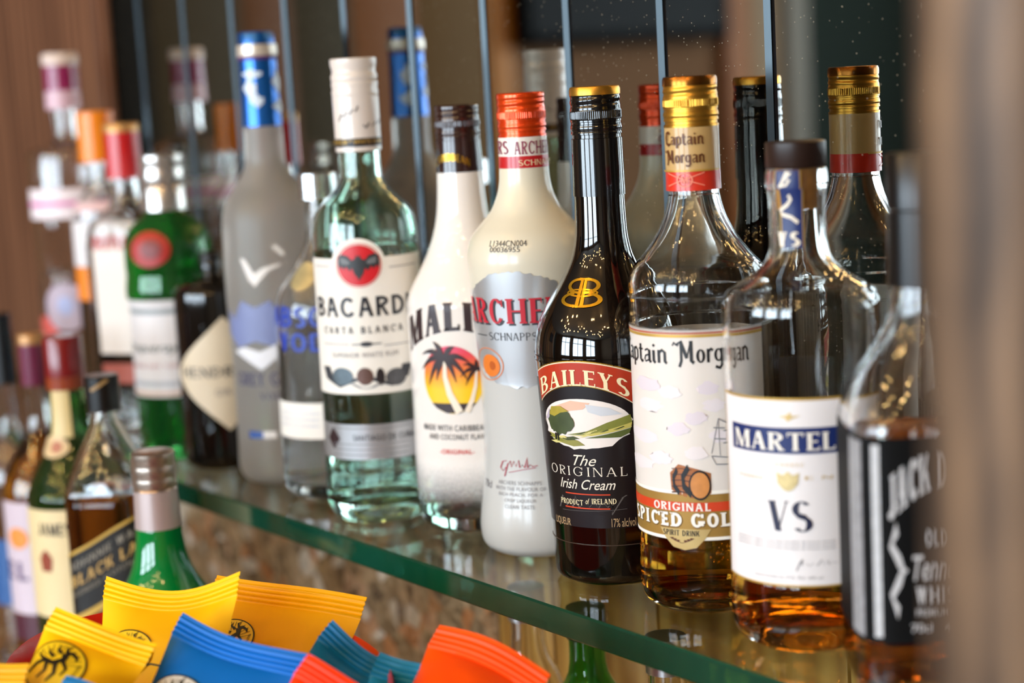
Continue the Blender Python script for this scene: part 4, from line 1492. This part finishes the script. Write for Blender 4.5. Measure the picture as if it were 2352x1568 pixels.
sl = lathe('neck_foil', [(B.h(136), .005), (B.h(136), B.m(43, 136)), (B.h(200), B.m(43.5, 200)), (B.h(289), B.m(46, 289)), (B.h(289), .005)], M_foil, B.root, 64)
old = B.prof
B.prof = [(0, B.m(46, 280)), (B.h(280), B.m(46, 280)), (B.h(140), B.m(43.3, 140)), (.5, B.m(43, 100))]
K_sky = mat('pale_sky_print', '#cfe0f2', .35)
for x0, x1, y0, y1 in ((556, 602, 158, 182), (560, 590, 176, 230), (572, 606, 214, 248), (622, 640, 160, 215), (624, 646, 226, 262)):
    pts = [(math.cos(a * .45) * (1 + .3 * math.sin(a * 2.1)), math.sin(a * .45) * (1 + .3 * math.cos(a * 1.7))) for a in range(14)]
    B.art('foil_print', [pts], x0, x1, y0, y1, K_sky, .0005, sl)
B.prof = old
K_bird = mat('bird_print', '#e8e6e4', .4)
B.art('bird_print', [[(-1, 1), (-.75, .95), (-.3, -.1), (.1, .3), (.9, .55), (1, .45), (.4, .1), (.0, -.5), (-.3, -1), (-.6, -.5)]], 554, 648, 592, 658, K_bird, .0004)
B.art('bird_print', [[(-1, .8), (-.2, 1), (.6, 0), (1, -.7), (.4, -1), (-.4, .1)]], 622, 655, 562, 588, K_bird, .0004)
K_haze = mat('lake_print', '#7a86b4', .4, var=.2, vscale=40)
B.art('lake_print', [[(-1, -.4), (-.9, .6), (-.6, .2), (-.2, 1), (.3, .7), (.8, 1), (1, .2), (1, -1), (.2, -.7), (-.5, -1)]], 530, 640, 690, 800, K_haze, .0004)
B.art('lake_light', [[(-1, .2), (-.4, .5), (.3, .2), (1, .7), (.9, -.3), (.3, -1), (-.3, -.4)]], 545, 640, 790, 850, mat('lake_white', '#dfe2ea', .4), .0006)
B.art('title_lettering', caps('GREY GOOSE', .14, .08, .03, .9, .14), 560, 640, 856, 886, mat('slate_ink', '#474a78', .4), .0006, ang=(-60, 40))
B.art('subtitle_lettering', caps('VODKA', .12, .08, .02, .95, .3), 600, 680, 902, 916, mat('slate_ink', '#474a78', .4), .0006)
B.art('flag_mark', [[(-1, -1), (1, -1), (1, 1), (-1, 1)]], 575, 606, 990, 1006, mat('flag_blue', '#244f9c', .4), .0006)
B.art('flag_mark', [[(-1, -1), (1, -1), (1, 1), (-1, 1)]], 606, 636, 990, 1006, mat('flag_white', '#e9e9ea', .4), .0006)

# ---- dark apothecary gin with a pale diamond label
B = Bottle('dark_gin_bottle', 'squat black apothecary gin bottle with pale diamond label', 478, 545, Y=-.08)
B.outline([(600, 22), (610, 24), (618, 24), (624, 22), (630, 26), (636, 42), (646, 70), (658, 86), (680, 91), (800, 91), (950, 91), (1035, 91), (1050, 87), (1060, 76)], hb=0.0)
B.prof = [(0.0, B.prof[0][1] * .9)] + [q for q in B.prof if q[0] > .001]
B.solid('glass_body', mat('black_gin_glass', '#0c0a09', .07, coat=.5), seg=72)
lathe('stopper', [(B.h(578), 0), (B.h(578), B.m(20, 578)), (B.h(581), B.m(23, 581)), (B.h(600), B.m(23, 600)), (B.h(600), 0)], mat('black_stopper', '#17120f', .4), B.root, 48)
lab = B.art('diamond_label', [[(0, 1), (.3, .72), (.72, .35), (.96, .1), (1, 0), (.96, -.1), (.72, -.35), (.3, -.72), (0, -1), (-.3, -.72), (-.72, -.35), (-.96, -.1), (-1, 0), (-.96, .1), (-.72, .35), (-.3, .72)]], 480, 520, 727, 990, mat('parchment', '#ddd0b8', .5, var=.08, vscale=60), .0003, ang=(-72, 92))
B.art('label_lettering', caps('HENDRICKS', .15, .1, .03, .9, .14), 480, 520, 842, 866, K_dgrey, .0005, lab, ang=(-60, 80))
B.art('label_lettering', caps('GIN', .15, .1, .03, .9, .2), 496, 530, 892, 908, K_grey, .0005, lab)

# ---- green gin bottle with red seal
B = Bottle('green_gin_bottle', 'emerald green gin bottle with silver cap and red round seal', 368, 355, Y=-.083)
B.outline([(478, 44), (490, 50), (505, 68), (525, 88), (555, 99), (600, 101), (625, 100), (650, 103), (672, 103), (690, 97), (705, 96), (850, 98), (950, 98), (1000, 97), (1015, 92), (1022, 84)])
B.prof = [(0.0, B.prof[0][1] * .95)] + [q for q in B.prof if q[0] > .001]
B.glass(mat('emerald_glass', (.05, .42, .09), .02, trans=.9, ior=1.5), .0035, .012, seg=64)
M_scap = mat('silver_cap', '#cfc8c2', .25, metal=.85)
lathe('screw_cap', [(B.h(354), 0), (B.h(354), B.m(46, 354)), (B.h(357), B.m(49, 357)), (B.h(380), B.m(50, 380)), (B.h(386), B.m(48, 386)), (B.h(392), B.m(50, 392)), (B.h(420), B.m(50, 420)), (B.h(425), B.m(48, 425)), (B.h(430), B.m(50, 430)), (B.h(481), B.m(51, 481)), (B.h(481), .005)], M_scap, B.root, 56)
seal = B.art('wax_seal', [ell(0, 0, 1, 1, 30)], 302, 392, 530, 614, mat('seal_red', '#a81c12', .4), .0012)
B.art('seal_centre', [ell(0, 0, 1, 1, 24)], 325, 370, 550, 594, mat('seal_dark', '#7a1c16', .4), .0016, seal)
hh = lambda y, x=370: B.pick(x, y)[1]
lab = B.patch('front_label', -1.5, 1.2, hh(912), hh(690), mat('gin_label', '#e3e2e6', .42), .0003)
for a, b, c in ((722, 706, '#8f9aa0'), (702, 694, '#d8cdbd'), (888, 876, '#b9bfc8'), (908, 900, '#d9b9a6')):
    B.patch('label_stripe', -1.5, 1.2, hh(a), hh(b), mat('stripe' + c[1:], c, .4), .0005, lab, 24, 1)
B.art('script_lettering', font('Tanqueray', .01, .4), 305, 415, 788, 815, mat('gin_script', '#5a6a6a', .4), .0006, lab)
B.art('small_lettering', caps('LONDON DRY GIN', .15, .1, .02, .9, .2), 305, 410, 836, 846, mat('gin_pink', '#c99aa0', .4), .0006, lab)

# ---- square gin bottle with red cap
B = Bottle('red_capped_gin_bottle', 'clear gin bottle with gold-topped red cap and white label with red lettering', 276, 283, Y=-.08)
B.outline([(405, 30), (440, 31), (470, 40), (490, 62), (505, 78), (525, 84), (700, 84), (900, 84), (975, 84), (985, 80), (1000, 72)])
B.prof = [(0.0, B.prof[0][1] * .95)] + [q for q in B.prof if q[0] > .001]
h_ = B.h(485)
B.mod = lambda a, h: 1 + (sqmod(math.radians(-58), 4.5)(a, h) - 1) * min(1, max(0, (h_ - h) / .02))
B.glass(G_clear, .0035, .012, seg=72)
B.liquid(L_clear, B.h(700))
lathe('screw_cap', [(B.h(302), 0), (B.h(302), B.m(40, 302)), (B.h(408), B.m(41, 408)), (B.h(410), .005)], mat('red_cap', '#c4151a', .3, coat=.3), B.root, 48)
lathe('cap_top', [(B.h(283), 0), (B.h(283), B.m(38, 283)), (B.h(286), B.m(40.5, 286)), (B.h(303), B.m(40.5, 303)), (B.h(303), 0)], mat('tan_cap', '#c79a62', .35, metal=.4), B.root, 48)
hh = lambda y, x=290: B.pick(x, y)[1]
lab = B.patch('front_label', -1.1, 1.0, hh(812), hh(508), mat('gin_paper', '#e6dfda', .42), .0004, None, 40, 5)
B.art('title_lettering', caps('BEEFEATER', .17, .12, .04, .8, .1), 215, 345, 542, 572, K_red, .0007, lab)
B.patch('lower_label', -1.1, 1.0, hh(880), hh(835), mat('lower_red', '#a8503c', .42), .0004, None, 30, 2)

# ---- orange-capped spirit
B = Bottle('orange_capped_spirit_bottle', 'clear spirit bottle with bright orange cap and white and orange label', 216, 255, Y=-.070)
B.outline([(365, 28), (400, 29), (430, 36), (455, 52), (475, 66), (500, 71), (700, 71), (900, 71), (965, 70), (980, 62)])
B.prof = [(0.0, B.prof[0][1] * .95)] + [q for q in B.prof if q[0] > .001]
B.glass(G_clear, .0032, .012, seg=56)
B.liquid(L_clear, B.h(560))
lathe('cap', [(B.h(255), 0), (B.h(255), B.m(39, 255)), (B.h(258), B.m(42, 258)), (B.h(371), B.m(43, 371)), (B.h(372), .005)], mat('orange_plastic', '#f28a0a', .35, coat=.2), B.root, 48)
hh = lambda y, x=230: B.pick(x, y)[1]
B.patch('front_label', -1.5, .9, hh(612), hh(508), mat('spirit_paper', '#e9e8ee', .42), .0004)
B.patch('lower_label', -1.5, .9, hh(690), hh(613), mat('spirit_orange', '#ef8a26', .42), .0004)
B.patch('neck_label', -1.5, .5, hh(484), hh(462), mat('spirit_pink', '#e6c9cf', .42), .0004)

# ---- plum-capped gin at the far end
B = Bottle('plum_capped_gin_bottle', 'clear gin bottle with white and plum cap and pink striped label', 135, 122, Y=-.066)
B.outline([(248, 27), (315, 28), (328, 40), (334, 62), (342, 82), (356, 92), (450, 93), (700, 92), (900, 92), (945, 90), (960, 80)])
B.prof = [(0.0, B.prof[0][1] * .95)] + [q for q in B.prof if q[0] > .001]
B.glass(G_clear, .0035, .012, seg=56)
B.liquid(L_clear, B.h(620))
lathe('cap_top', [(B.h(122), 0), (B.h(122), B.m(38, 122)), (B.h(126), B.m(41, 126)), (B.h(150), B.m(41, 150)), (B.h(150), 0)], mat('pale_cap', '#d8c9c4', .35), B.root, 48)
lathe('screw_cap', [(B.h(149), 0), (B.h(149), B.m(39, 149)), (B.h(208), B.m(39.5, 208)), (B.h(208), 0)], mat('plum_cap', '#8a1a52', .3, coat=.3), B.root, 48)
lathe('cap_skirt', [(B.h(207), 0), (B.h(207), B.m(39, 207)), (B.h(250), B.m(40, 250)), (B.h(250), .005)], mat('lilac_cap', '#d5b4c6', .35), B.root, 48)
hh = lambda y, x=160: B.pick(x, y)[1]
lab = B.patch('front_label', -1.5, 1.2, hh(502), hh(432), mat('blush_label', '#f1e9f2', .42), .0004)
B.patch('pink_stripe', -1.5, 1.2, hh(472), hh(462), mat('hot_pink', '#d964b4', .42), .0006, lab, 24, 1)
em = B.art('round_emblem', [ell(0, 0, 1, 1, 28)], 108, 212, 650, 760, mat('emblem_lilac', '#b9abbe', .42, var=.15, vscale=60), .0004)
B.art('emblem_core', [ell(0, 0, 1, 1, 20)], 132, 170, 680, 724, mat('emblem_blue', '#a9b4e0', .42), .0007, em)
B.art('berry_print', [ell(0, 0, 1, 1, 20)], 86, 140, 726, 772, mat('berry_red', '#d8625c', .42), .0003)

# ================================================================== bottles on the counter below
# ---- emerald liqueur
B = Bottle('green_liqueur_bottle', 'bright green bottle with silver cap standing behind the yellow snack packets', 349, 1035, depth=1.2, z0=COUNTER)
B.outline([(1195, 48), (1206, 51), (1235, 54), (1270, 60), (1300, 69), (1325, 81), (1350, 97), (1385, 117), (1430, 128), (1500, 131), (1700, 131), (1960, 130), (1990, 126)])
B.prof = [(0.0, B.prof[0][1] * .95)] + [q for q in B.prof if q[0] > .001]
B.solid('glass_body', mat('bright_green_glass', (.0, .20, .035), .06, coat=.6), seg=72)
lathe('screw_cap', [(B.h(1035), 0), (B.h(1035), B.m(45, 1035)), (B.h(1038), B.m(50, 1038)), (B.h(1056), B.m(51, 1056)), (B.h(1060), B.m(49, 1060)), (B.h(1068), B.m(51, 1068)), (B.h(1086), B.m(51, 1086)), (B.h(1090), B.m(49.5, 1090)), (B.h(1096), B.m(51, 1096)), (B.h(1112), B.m(51, 1112)), (B.h(1117), B.m(49, 1117)), (B.h(1121), B.m(51, 1121)), (B.h(1125), .006)], mat('champagne_cap', '#b9a99c', .28, metal=.85), B.root, 64)
lathe('neck_sleeve', [(B.h(1120), .006), (B.h(1120), B.m(49.5, 1120)), (B.h(1207), B.m(53, 1207)), (B.h(1207), .006)], mat('pink_silver_sleeve', '#c9b9b8', .32, metal=.4), B.root, 64)

# ---- square whisky with slanted label
B = Bottle('slant_label_whisky_bottle', 'square whisky bottle with black cap and slanted black and gold label', 232, 862, depth=1.3, z0=COUNTER)
B.outline([(930, 27), (950, 29), (975, 36), (1005, 50), (1040, 68), (1075, 83), (1105, 91), (1150, 94), (1400, 94), (1700, 94), (1760, 92), (1775, 86)])
B.prof = [(0.0, B.prof[0][1] * .95)] + [q for q in B.prof if q[0] > .001]
h_ = B.h(1010)
ang_ = B.tc - .30
B.mod = lambda a, h: 1 + (sqmod(ang_, 4.5)(a, h) - 1) * min(1, max(0, (h_ - h) / .035))
B.glass(G_clear, .0032, .012, seg=72)
B.liquid(L_brown, B.h(1120))
cp = lathe('screw_cap', [(B.h(860), 0), (B.h(860), B.m(36, 860)), (B.h(863), B.m(39, 863)), (B.h(940), B.m(40, 940)), (B.h(940), .005)], mat('black_cap_plain', '#0d0c0b', .3), B.root, 48)
old = B.prof
B.prof = [(0, B.m(40, 900)), (.6, B.m(40, 900))]
sv, B.mod = B.mod, None
B.art('cap_lettering', stroke([(-1, -.8), (1, .8)], .5), 206, 250, 870, 900, mat('cap_tan', '#9b7c4e', .4), .0006, cp)
B.mod = sv
B.prof = old
slant = .36


def slanted(name, a0, a1, y0, y1, M, off, par=None):
    h1, h0 = B.pick(240, y0)[1], B.pick(240, y1)[1]
    r = .03
    return B.patch(name, a0, a1, h0, h1, M, off, par, 30, 5, lambda u: (u - .5) * (a1 - a0) * r * slant * 1.7, lambda u: (u - .5) * (a1 - a0) * r * slant * 1.7)


lab = slanted('front_label', -1.3, 1.15, 1218, 1372, mat('whisky_black_label', '#16130f', .38), .0005)
slanted('gold_border', -1.3, 1.15, 1214, 1222, K_goldprint, .0008, lab)
slanted('gold_border', -1.3, 1.15, 1360, 1376, K_goldprint, .0008, lab)
for y0, y1, c, t_ in ((1240, 1258, '#8b8478', 'JOHNNIE WALKER'), (1270, 1296, '#c7a15c', 'BLACK LABEL'), (1306, 1318, '#7d7566', 'BLENDED SCOTCH WHISKY')):
    h1, h0 = B.pick(240, y0)[1], B.pick(240, y1)[1]
    g = fit(caps(t_, .18, .12, .03, .85, .14), -.031, .031, h0, h1)
    g = [[(x, y + x * slant * 1.7) for x, y in q] for q in g]
    decal('label_lettering', g, B.smap(-.08, .03, .0008), mat('wl' + c[1:], c, .4), lab)

# ---- green whiskey with red cap
B = Bottle('red_capped_whiskey_bottle', 'green whiskey bottle with deep red cap and cream label', 141, 772, depth=1.4, z0=COUNTER)
B.outline([(880, 40), (960, 43), (1000, 50), (1040, 66), (1075, 88), (1110, 103), (1150, 110), (1400, 111), (1650, 111), (1700, 106)])
B.prof = [(0.0, B.prof[0][1] * .95)] + [q for q in B.prof if q[0] > .001]
B.glass(mat('bottle_green_glass', (.16, .42, .10), .02, trans=.95, ior=1.5), .0032, .012, seg=56)
B.liquid(L_brown, B.h(1000))
lathe('screw_cap', [(B.h(770), 0), (B.h(770), B.m(42, 770)), (B.h(774), B.m(44, 774)), (B.h(860), B.m(44, 860)), (B.h(862), .005)], mat('deep_red_cap', '#7c0f12', .28, coat=.4), B.root, 48)
lathe('cap_band', [(B.h(861), .005), (B.h(861), B.m(44.5, 861)), (B.h(890), B.m(44, 890)), (B.h(890), .005)], mat('rust_band', '#8f3a16', .3, coat=.4), B.root, 48)
hh = lambda y, x=150: B.pick(x, y)[1]
nl = B.patch('neck_label', -1.0, .1, hh(1005), hh(895), mat('cream_neck_label', '#dcc78e', .42), .0004, None, 12, 4)
B.art('neck_seal', [ell(0, 0, 1, 1, 24)], 104, 160, 1000, 1052, mat('seal_cream', '#d8bd90', .42), .0006, nl)
B.art('neck_seal_mark', [ell(0, 0, 1, 1, 16)], 120, 144, 1012, 1040, mat('seal_rust', '#b06a4a', .42), .001, nl)
lab = B.patch('front_label', -1.45, 1.0, hh(1420), hh(1172), mat('cream_label', '#e6d3a4', .42), .0004)
B.art('title_lettering', caps('JAMESON', .2, .12, .05, .85, .1), 90, 200, 1202, 1230, K_black, .0007, lab)
B.art('label_figure', [[(-.6, -1), (.6, -1), (.8, .2), (.4, .7), (0, 1), (-.4, .7), (-.8, .2)]], 95, 122, 1262, 1312, mat('figure_rust', '#8f3b1d', .42), .0007, lab)

# ---- amber spirit with plum cap
B = Bottle('plum_capped_amber_bottle', 'amber spirit bottle with plum cap and lavender label with orange disc', 70, 765, depth=1.5, z0=COUNTER)
B.outline([(880, 26), (960, 28), (1000, 40), (1040, 64), (1075, 84), (1110, 94), (1150, 96), (1400, 96), (1600, 96), (1640, 90)])
B.prof = [(0.0, B.prof[0][1] * .95)] + [q for q in B.prof if q[0] > .001]
B.glass(G_clear, .0032, .012, seg=56)
B.liquid(L_amber, B.h(990))
lathe('cap_top', [(B.h(765), 0), (B.h(765), B.m(29, 765)), (B.h(769), B.m(31, 769)), (B.h(788), B.m(31, 788)), (B.h(788), 0)], mat('tan_cap_top', '#b98a58', .35, metal=.3), B.root, 40)
lathe('screw_cap', [(B.h(787), 0), (B.h(787), B.m(30, 787)), (B.h(882), B.m(30.5, 882)), (B.h(882), .005)], mat('plum_dark_cap', '#6a1f42', .3, coat=.4), B.root, 40)
hh = lambda y, x=60: B.pick(x, y)[1]
lab = B.patch('front_label', -1.4, 1.0, hh(1410), hh(1155), mat('lavender_label', '#d2c4d2', .42), .0004)
B.art('orange_disc', [ell(0, 0, 1, 1, 20)], 24, 66, 1212, 1260, mat('disc_orange', '#ee9440', .42), .0007, lab)
B.art('label_lettering', caps('EL', .25, .2, 0, .9, .2), 24, 66, 1290, 1332, mat('violet_ink', '#6a5a80', .42), .0007, lab)
B.patch('lower_label', -1.4, 1.0, hh(1470), hh(1412), mat('plum_label', '#4d1c2e', .42), .0004, None, 20, 2)

# ---- dark-capped blue bottle cut by the frame
B = Bottle('dark_capped_bottle', 'clear bottle with near-black cap and blue label at the picture edge', -4, 722, depth=1.6, z0=COUNTER)
B.outline([(875, 20), (960, 22), (1010, 34), (1050, 52), (1090, 64), (1150, 66), (1400, 66), (1560, 66), (1590, 60)])
B.prof = [(0.0, B.prof[0][1] * .95)] + [q for q in B.prof if q[0] > .001]
B.glass(G_clear, .003, .012, seg=48)
lathe('screw_cap', [(B.h(720), 0), (B.h(720), B.m(26, 720)), (B.h(880), B.m(28, 880)), (B.h(880), .005)], mat('night_cap', '#0a1016', .35), B.root, 40)
B.patch('front_label', -1.4, 1.4, B.pick(20, 1390)[1], B.pick(20, 1240)[1], mat('blue_label', '#2c5c9c', .42), .0004)

# ---- small bottles on the counter below the glass shelf
q = on_plane(1345, 1420, 1, -.062)
B = Bottle('short_green_bottle', 'short green bottle on the counter under the glass shelf', 0, 0, base=(q.x, q.y, COUNTER), z0=COUNTER)
B.prof = catmull([(0, .028), (.004, .030), (.10, .030), (.125, .024), (.145, .013), (.17, .0115)], 4)
B.glass(mat('grass_green_glass', (.10, .55, .08), .02, trans=.9), .003, .008, seg=48)
lathe('cap', [(.188, 0), (.188, .0125), (.168, .0128), (.168, .01)], mat('moss_cap', '#2c4a22', .4), B.root, 40)
for x_, y_, Y_ in ((1215, 1500, -.055), (1530, 1500, -.06)):
    q = on_plane(x_, y_, 1, Y_)
    B = Bottle('short_clear_bottle', 'short clear bottle on the counter under the shelf, ' + ('by the orange packet' if x_ < 1300 else 'below the rum'), 0, 0, base=(q.x, q.y, COUNTER), z0=COUNTER)
    tag(B.root, None, None, 'short clear bottles under the shelf')
    B.prof = catmull([(0, .026), (.004, .029), (.09, .029), (.12, .022), (.14, .013), (.165, .0115)], 4)
    B.glass(G_clear, .003, .008, seg=48)
    lathe('cap', [(.185, 0), (.185, .0125), (.163, .0128), (.163, .01)], K_silver, B.root, 40)

# ================================================================== snack packets in an oval red bowl
c_ = at_depth(640, 1700, .86) + Vector((-.10, .005, 0))
rim_z = at_depth(250, 1570, .93).z
bowl = []
prof_ = [(COUNTER, 0.0), (COUNTER, .55), (COUNTER + .004, .60), (-.15, .80), (rim_z - .01, .985), (rim_z, 1.01), (rim_z + .0025, 1.0), (rim_z, .985), (rim_z - .01, .965), (-.15, .775), (COUNTER + .010, .57), (COUNTER + .008, 0.0)]
bz = [(h - COUNTER, r) for h, r in prof_]
vs_, fs = [], []
seg = 72
for h, r in bz:
    for k in range(seg):
        t = 2 * math.pi * k / seg
        vs_.append((.135 * max(r, 1e-3) * math.cos(t), .092 * max(r, 1e-3) * math.sin(t), h))
for j in range(len(bz) - 1):
    for k in range(seg):
        fs.append((j * seg + k, j * seg + (k + 1) % seg, (j + 1) * seg + (k + 1) % seg, (j + 1) * seg + k))
bo = mesh('oval_bowl', vs_, fs, mat('red_plastic', '#d8260f', .3, coat=.2), None, 50)
bo.location = (c_.x, c_.y, COUNTER)
tag(bo, 'shiny red oval bowl holding the snack packets', 'bowl')

from mathutils import noise


def packet(name, label, A, Bp, dA, dB, col, sag=0.0, length=1.25, thick=.014, tilt=.25, group='snack packets in the red bowl', seed=0, twist=0.0, art=None, low=None):
    """sealed pillow packet hung from its crimped top edge A-B (pixels and depths of the two corners)"""
    a, b = at_depth(A[0], A[1], dA), at_depth(Bp[0], Bp[1], dB)
    U = b - a
    W = U.length
    U = U / W
    mid = (a + b) / 2
    N = (CAM - mid).normalized() * (1 - tilt) + Vector((0, 0, 1)) * tilt
    N = (N - U * N.dot(U)).normalized()
    V = U.cross(N)
    if twist:
        q = Matrix.Rotation(twist, 3, U)
        N, V = q @ N, q @ V
    L = W * length
    S = .013 / L
    root = bpy.data.objects.new(name, None)
    root.location = a
    COL.objects.link(root)
    tag(root, label, 'snack packet', group)

    def surf(u, v, side=1, off=0.0):
        e = 2 * u - 1
        r = max(0.0, min(1.0, (v - S) / .42)) if v > S else 0.0
        r2 = max(0.0, min(1.0, (1 - v) / .25))
        bul = (1 - abs(e) ** 3) * math.sin(r * math.pi / 2) ** .8 * math.sin(r2 * math.pi / 2) ** .7
        uu = .5 + e / 2 * (1 - .09 * math.sin(r * math.pi / 2))
        x = thick * bul * side
        if v <= S:
            x += .0011 * max(0, math.sin((v / S - .18) * 2 * math.pi * 4.5)) * (1 if v > .18 * S else 0) + side * .0002
        wv = math.sin(u * math.pi)
        down = sag * W * wv * max(0, 1 - v * 1.4)
        nn = noise.noise(Vector((u * 4 + seed * 7, v * 5, seed + side))) * .0022 * (1 - abs(e) ** 4) * r
        bend = .0025 * math.sin(u * 5.2 + seed * 2.0) * (1 - v * .6)
        return U * (uu * W) + V * (v * L + down) + N * (x + nn + bend + off)
    nu, nv = 30, 90
    vs_, fs = [], []
    for side in (1, -1):
        base = len(vs_)
        for j in range(nv + 1):
            v = (j / nv)
            v = v / .3 * 1.15 * S if v < .3 else 1.15 * S + (v - .3) / .7 * (1 - 1.15 * S)
            for i in range(nu + 1):
                vs_.append(surf(i / nu, v, side))
        for j in range(nv):
            for i in range(nu):
                k = base + j * (nu + 1) + i
                q = (k, k + 1, k + nu + 2, k + nu + 1)
                fs.append(q[::-1] if side == 1 else q)
    sheet = mesh('foil_sheet', vs_, fs, mat('foil_' + col[1:], col, .42, coat=.0, spec=.28, bump=.06, bscale=90), root, 70)

    def fm(off):
        return lambda x, y: surf(x / W, y / L, 1, off)
    if art:
        art(fm, W, L, root)
    return root


def emblem(cu, cv, rx, ry, fill, tilt=0.0, mark='#16120c', seedn=0):
    """oval badge with rays and a dark flame-like creature"""
    def f(fm, W, L, root):
        ct, st_ = math.cos(tilt), math.sin(tilt)

        def T(polys):
            return [[(cu * W + rx * W * (x * ct - y * st_), cv * L - ry * W * (x * st_ + y * ct)) for x, y in q] for q in polys]
        K = mat('print_' + mark[1:], mark, .4)
        low = [[(0.0, cv * L + ry * W * .6), (W * .25, cv * L + ry * W * .75), (W * .5, cv * L + ry * W * .45), (W * .78, cv * L + ry * W * .8), (W, cv * L + ry * W * .62)]]
        decal('hill_line', stroke(low[0], .0011), fm(.0004), K, root, .004, .004)
        bd = decal('oval_badge', T([ell(0, 0, 1, 1, 40)]), fm(.0006), mat('badge_' + fill[1:], fill, .38), root, .004, .004)
        decal('badge_outline', T(ringpoly(0, 0, 1.03, 1.03, .05)), fm(.0008), K, bd, .004, .004)
        rays = []
        for k in range(11):
            a = math.radians(20 + k * 14)
            rays += stroke([(.45 * math.cos(a), .45 * math.sin(a)), (.88 * math.cos(a), .88 * math.sin(a))], .018)
        decal('badge_rays', T(rays), fm(.0009), K, bd, .004, .004)
        cre = stroke([(-.75, -.5), (-.55, -.1), (-.3, .1), (.0, .05), (.25, .3), (.2, .55)], .12, .22)
        cre += stroke([(.2, .55), (.35, .65), (.55, .55), (.6, .42)], .2, .05) + stroke([(.2, .6), (.1, .8), (.25, .95)], .12, .01)
        cre += stroke([(.05, .5), (-.15, .65), (-.1, .85)], .14, .01) + stroke([(-.1, .3), (-.35, .4), (-.4, .6)], .16, .01) + stroke([(-.3, .1), (-.6, .2), (-.7, .42)], .14, .01)
        cre += stroke([(-.2, .05), (-.1, -.3), (-.3, -.6)], .16, .06) + stroke([(.1, .1), (.25, -.3), (.1, -.65)], .16, .06) + stroke([(.2, .3), (.5, .0), (.45, -.3)], .14, .04)
        decal('badge_creature', T(cre), fm(.001), K, bd, .004, .004)
        tx = fit(font('TRADITIONAL', 0), -.3, .3, -.05, .05)
        tx = [[(.78 + y, .05 - x) for x, y in q] for q in tx]
        decal('badge_lettering', T(tx), fm(.001), K, bd, .004, .004)
    return f


YEL, YEL2, BLU, TEAL, ORA, RED = '#ffc800', '#f7b400', '#006fd0', '#0a6fae', '#ff5200', '#ff3d05'
packet('snack_packet', 'yellow snack packet with raised right corner, touching the green bottle', (250, 1325), (556, 1314), 1.0, .97, YEL, .10, 1.2, .013, .22, seed=1, art=emblem(.30, .42, .19, .17, '#f6d528'))
packet('snack_packet', 'yellow snack packet with crimped edge below the shelf, behind the blue one', (496, 1318), (844, 1372), 1.03, .99, YEL2, .0, 1.2, .012, .22, seed=2, art=emblem(.25, .31, .17, .12, '#f7d436'))
packet('snack_packet', 'yellow snack packet lying in front at the red bowl rim', (128, 1392), (358, 1474), .93, .91, YEL, .03, 1.0, .012, .22, seed=3, art=emblem(.34, .50, .30, .24, '#f4cf1c'))
packet('snack_packet', 'deep yellow snack packet cut by the lower left picture corner', (-120, 1512), (72, 1526), .90, .885, '#e0a70c', .0, 1.2, .012, .22, seed=4)
packet('snack_packet', 'bright blue snack packet with white oval badge', (418, 1404), (722, 1506), .935, .90, BLU, .05, 1.3, .014, .22, seed=5, art=emblem(.30, .44, .26, .20, '#dfe3e6', .25))
packet('snack_packet', 'small teal blue packet corner under the yellow packet', (150, 1548), (290, 1600), .885, .87, TEAL, .0, 1.2, .010, .22, seed=6)
packet('snack_packet', 'teal blue snack packet with sagging crimped edge beside the orange one', (768, 1428), (908, 1524), .95, .925, TEAL, .05, .95, .012, .22, seed=7)
packet('snack_packet', 'blue snack packet tucked against the orange packet', (872, 1496), (1012, 1540), .925, .91, '#1785bd', .0, .95, .010, .22, seed=8)
packet('snack_packet', 'bright orange snack packet nearest the shelf edge', (1008, 1432), (1262, 1545), .92, .89, ORA, -.05, .9, .014, .22, seed=9)
packet('snack_packet', 'red-orange snack packet between the blue and orange packets', (712, 1505), (900, 1612), .885, .86, RED, .0, .9, .012, .22, seed=10)
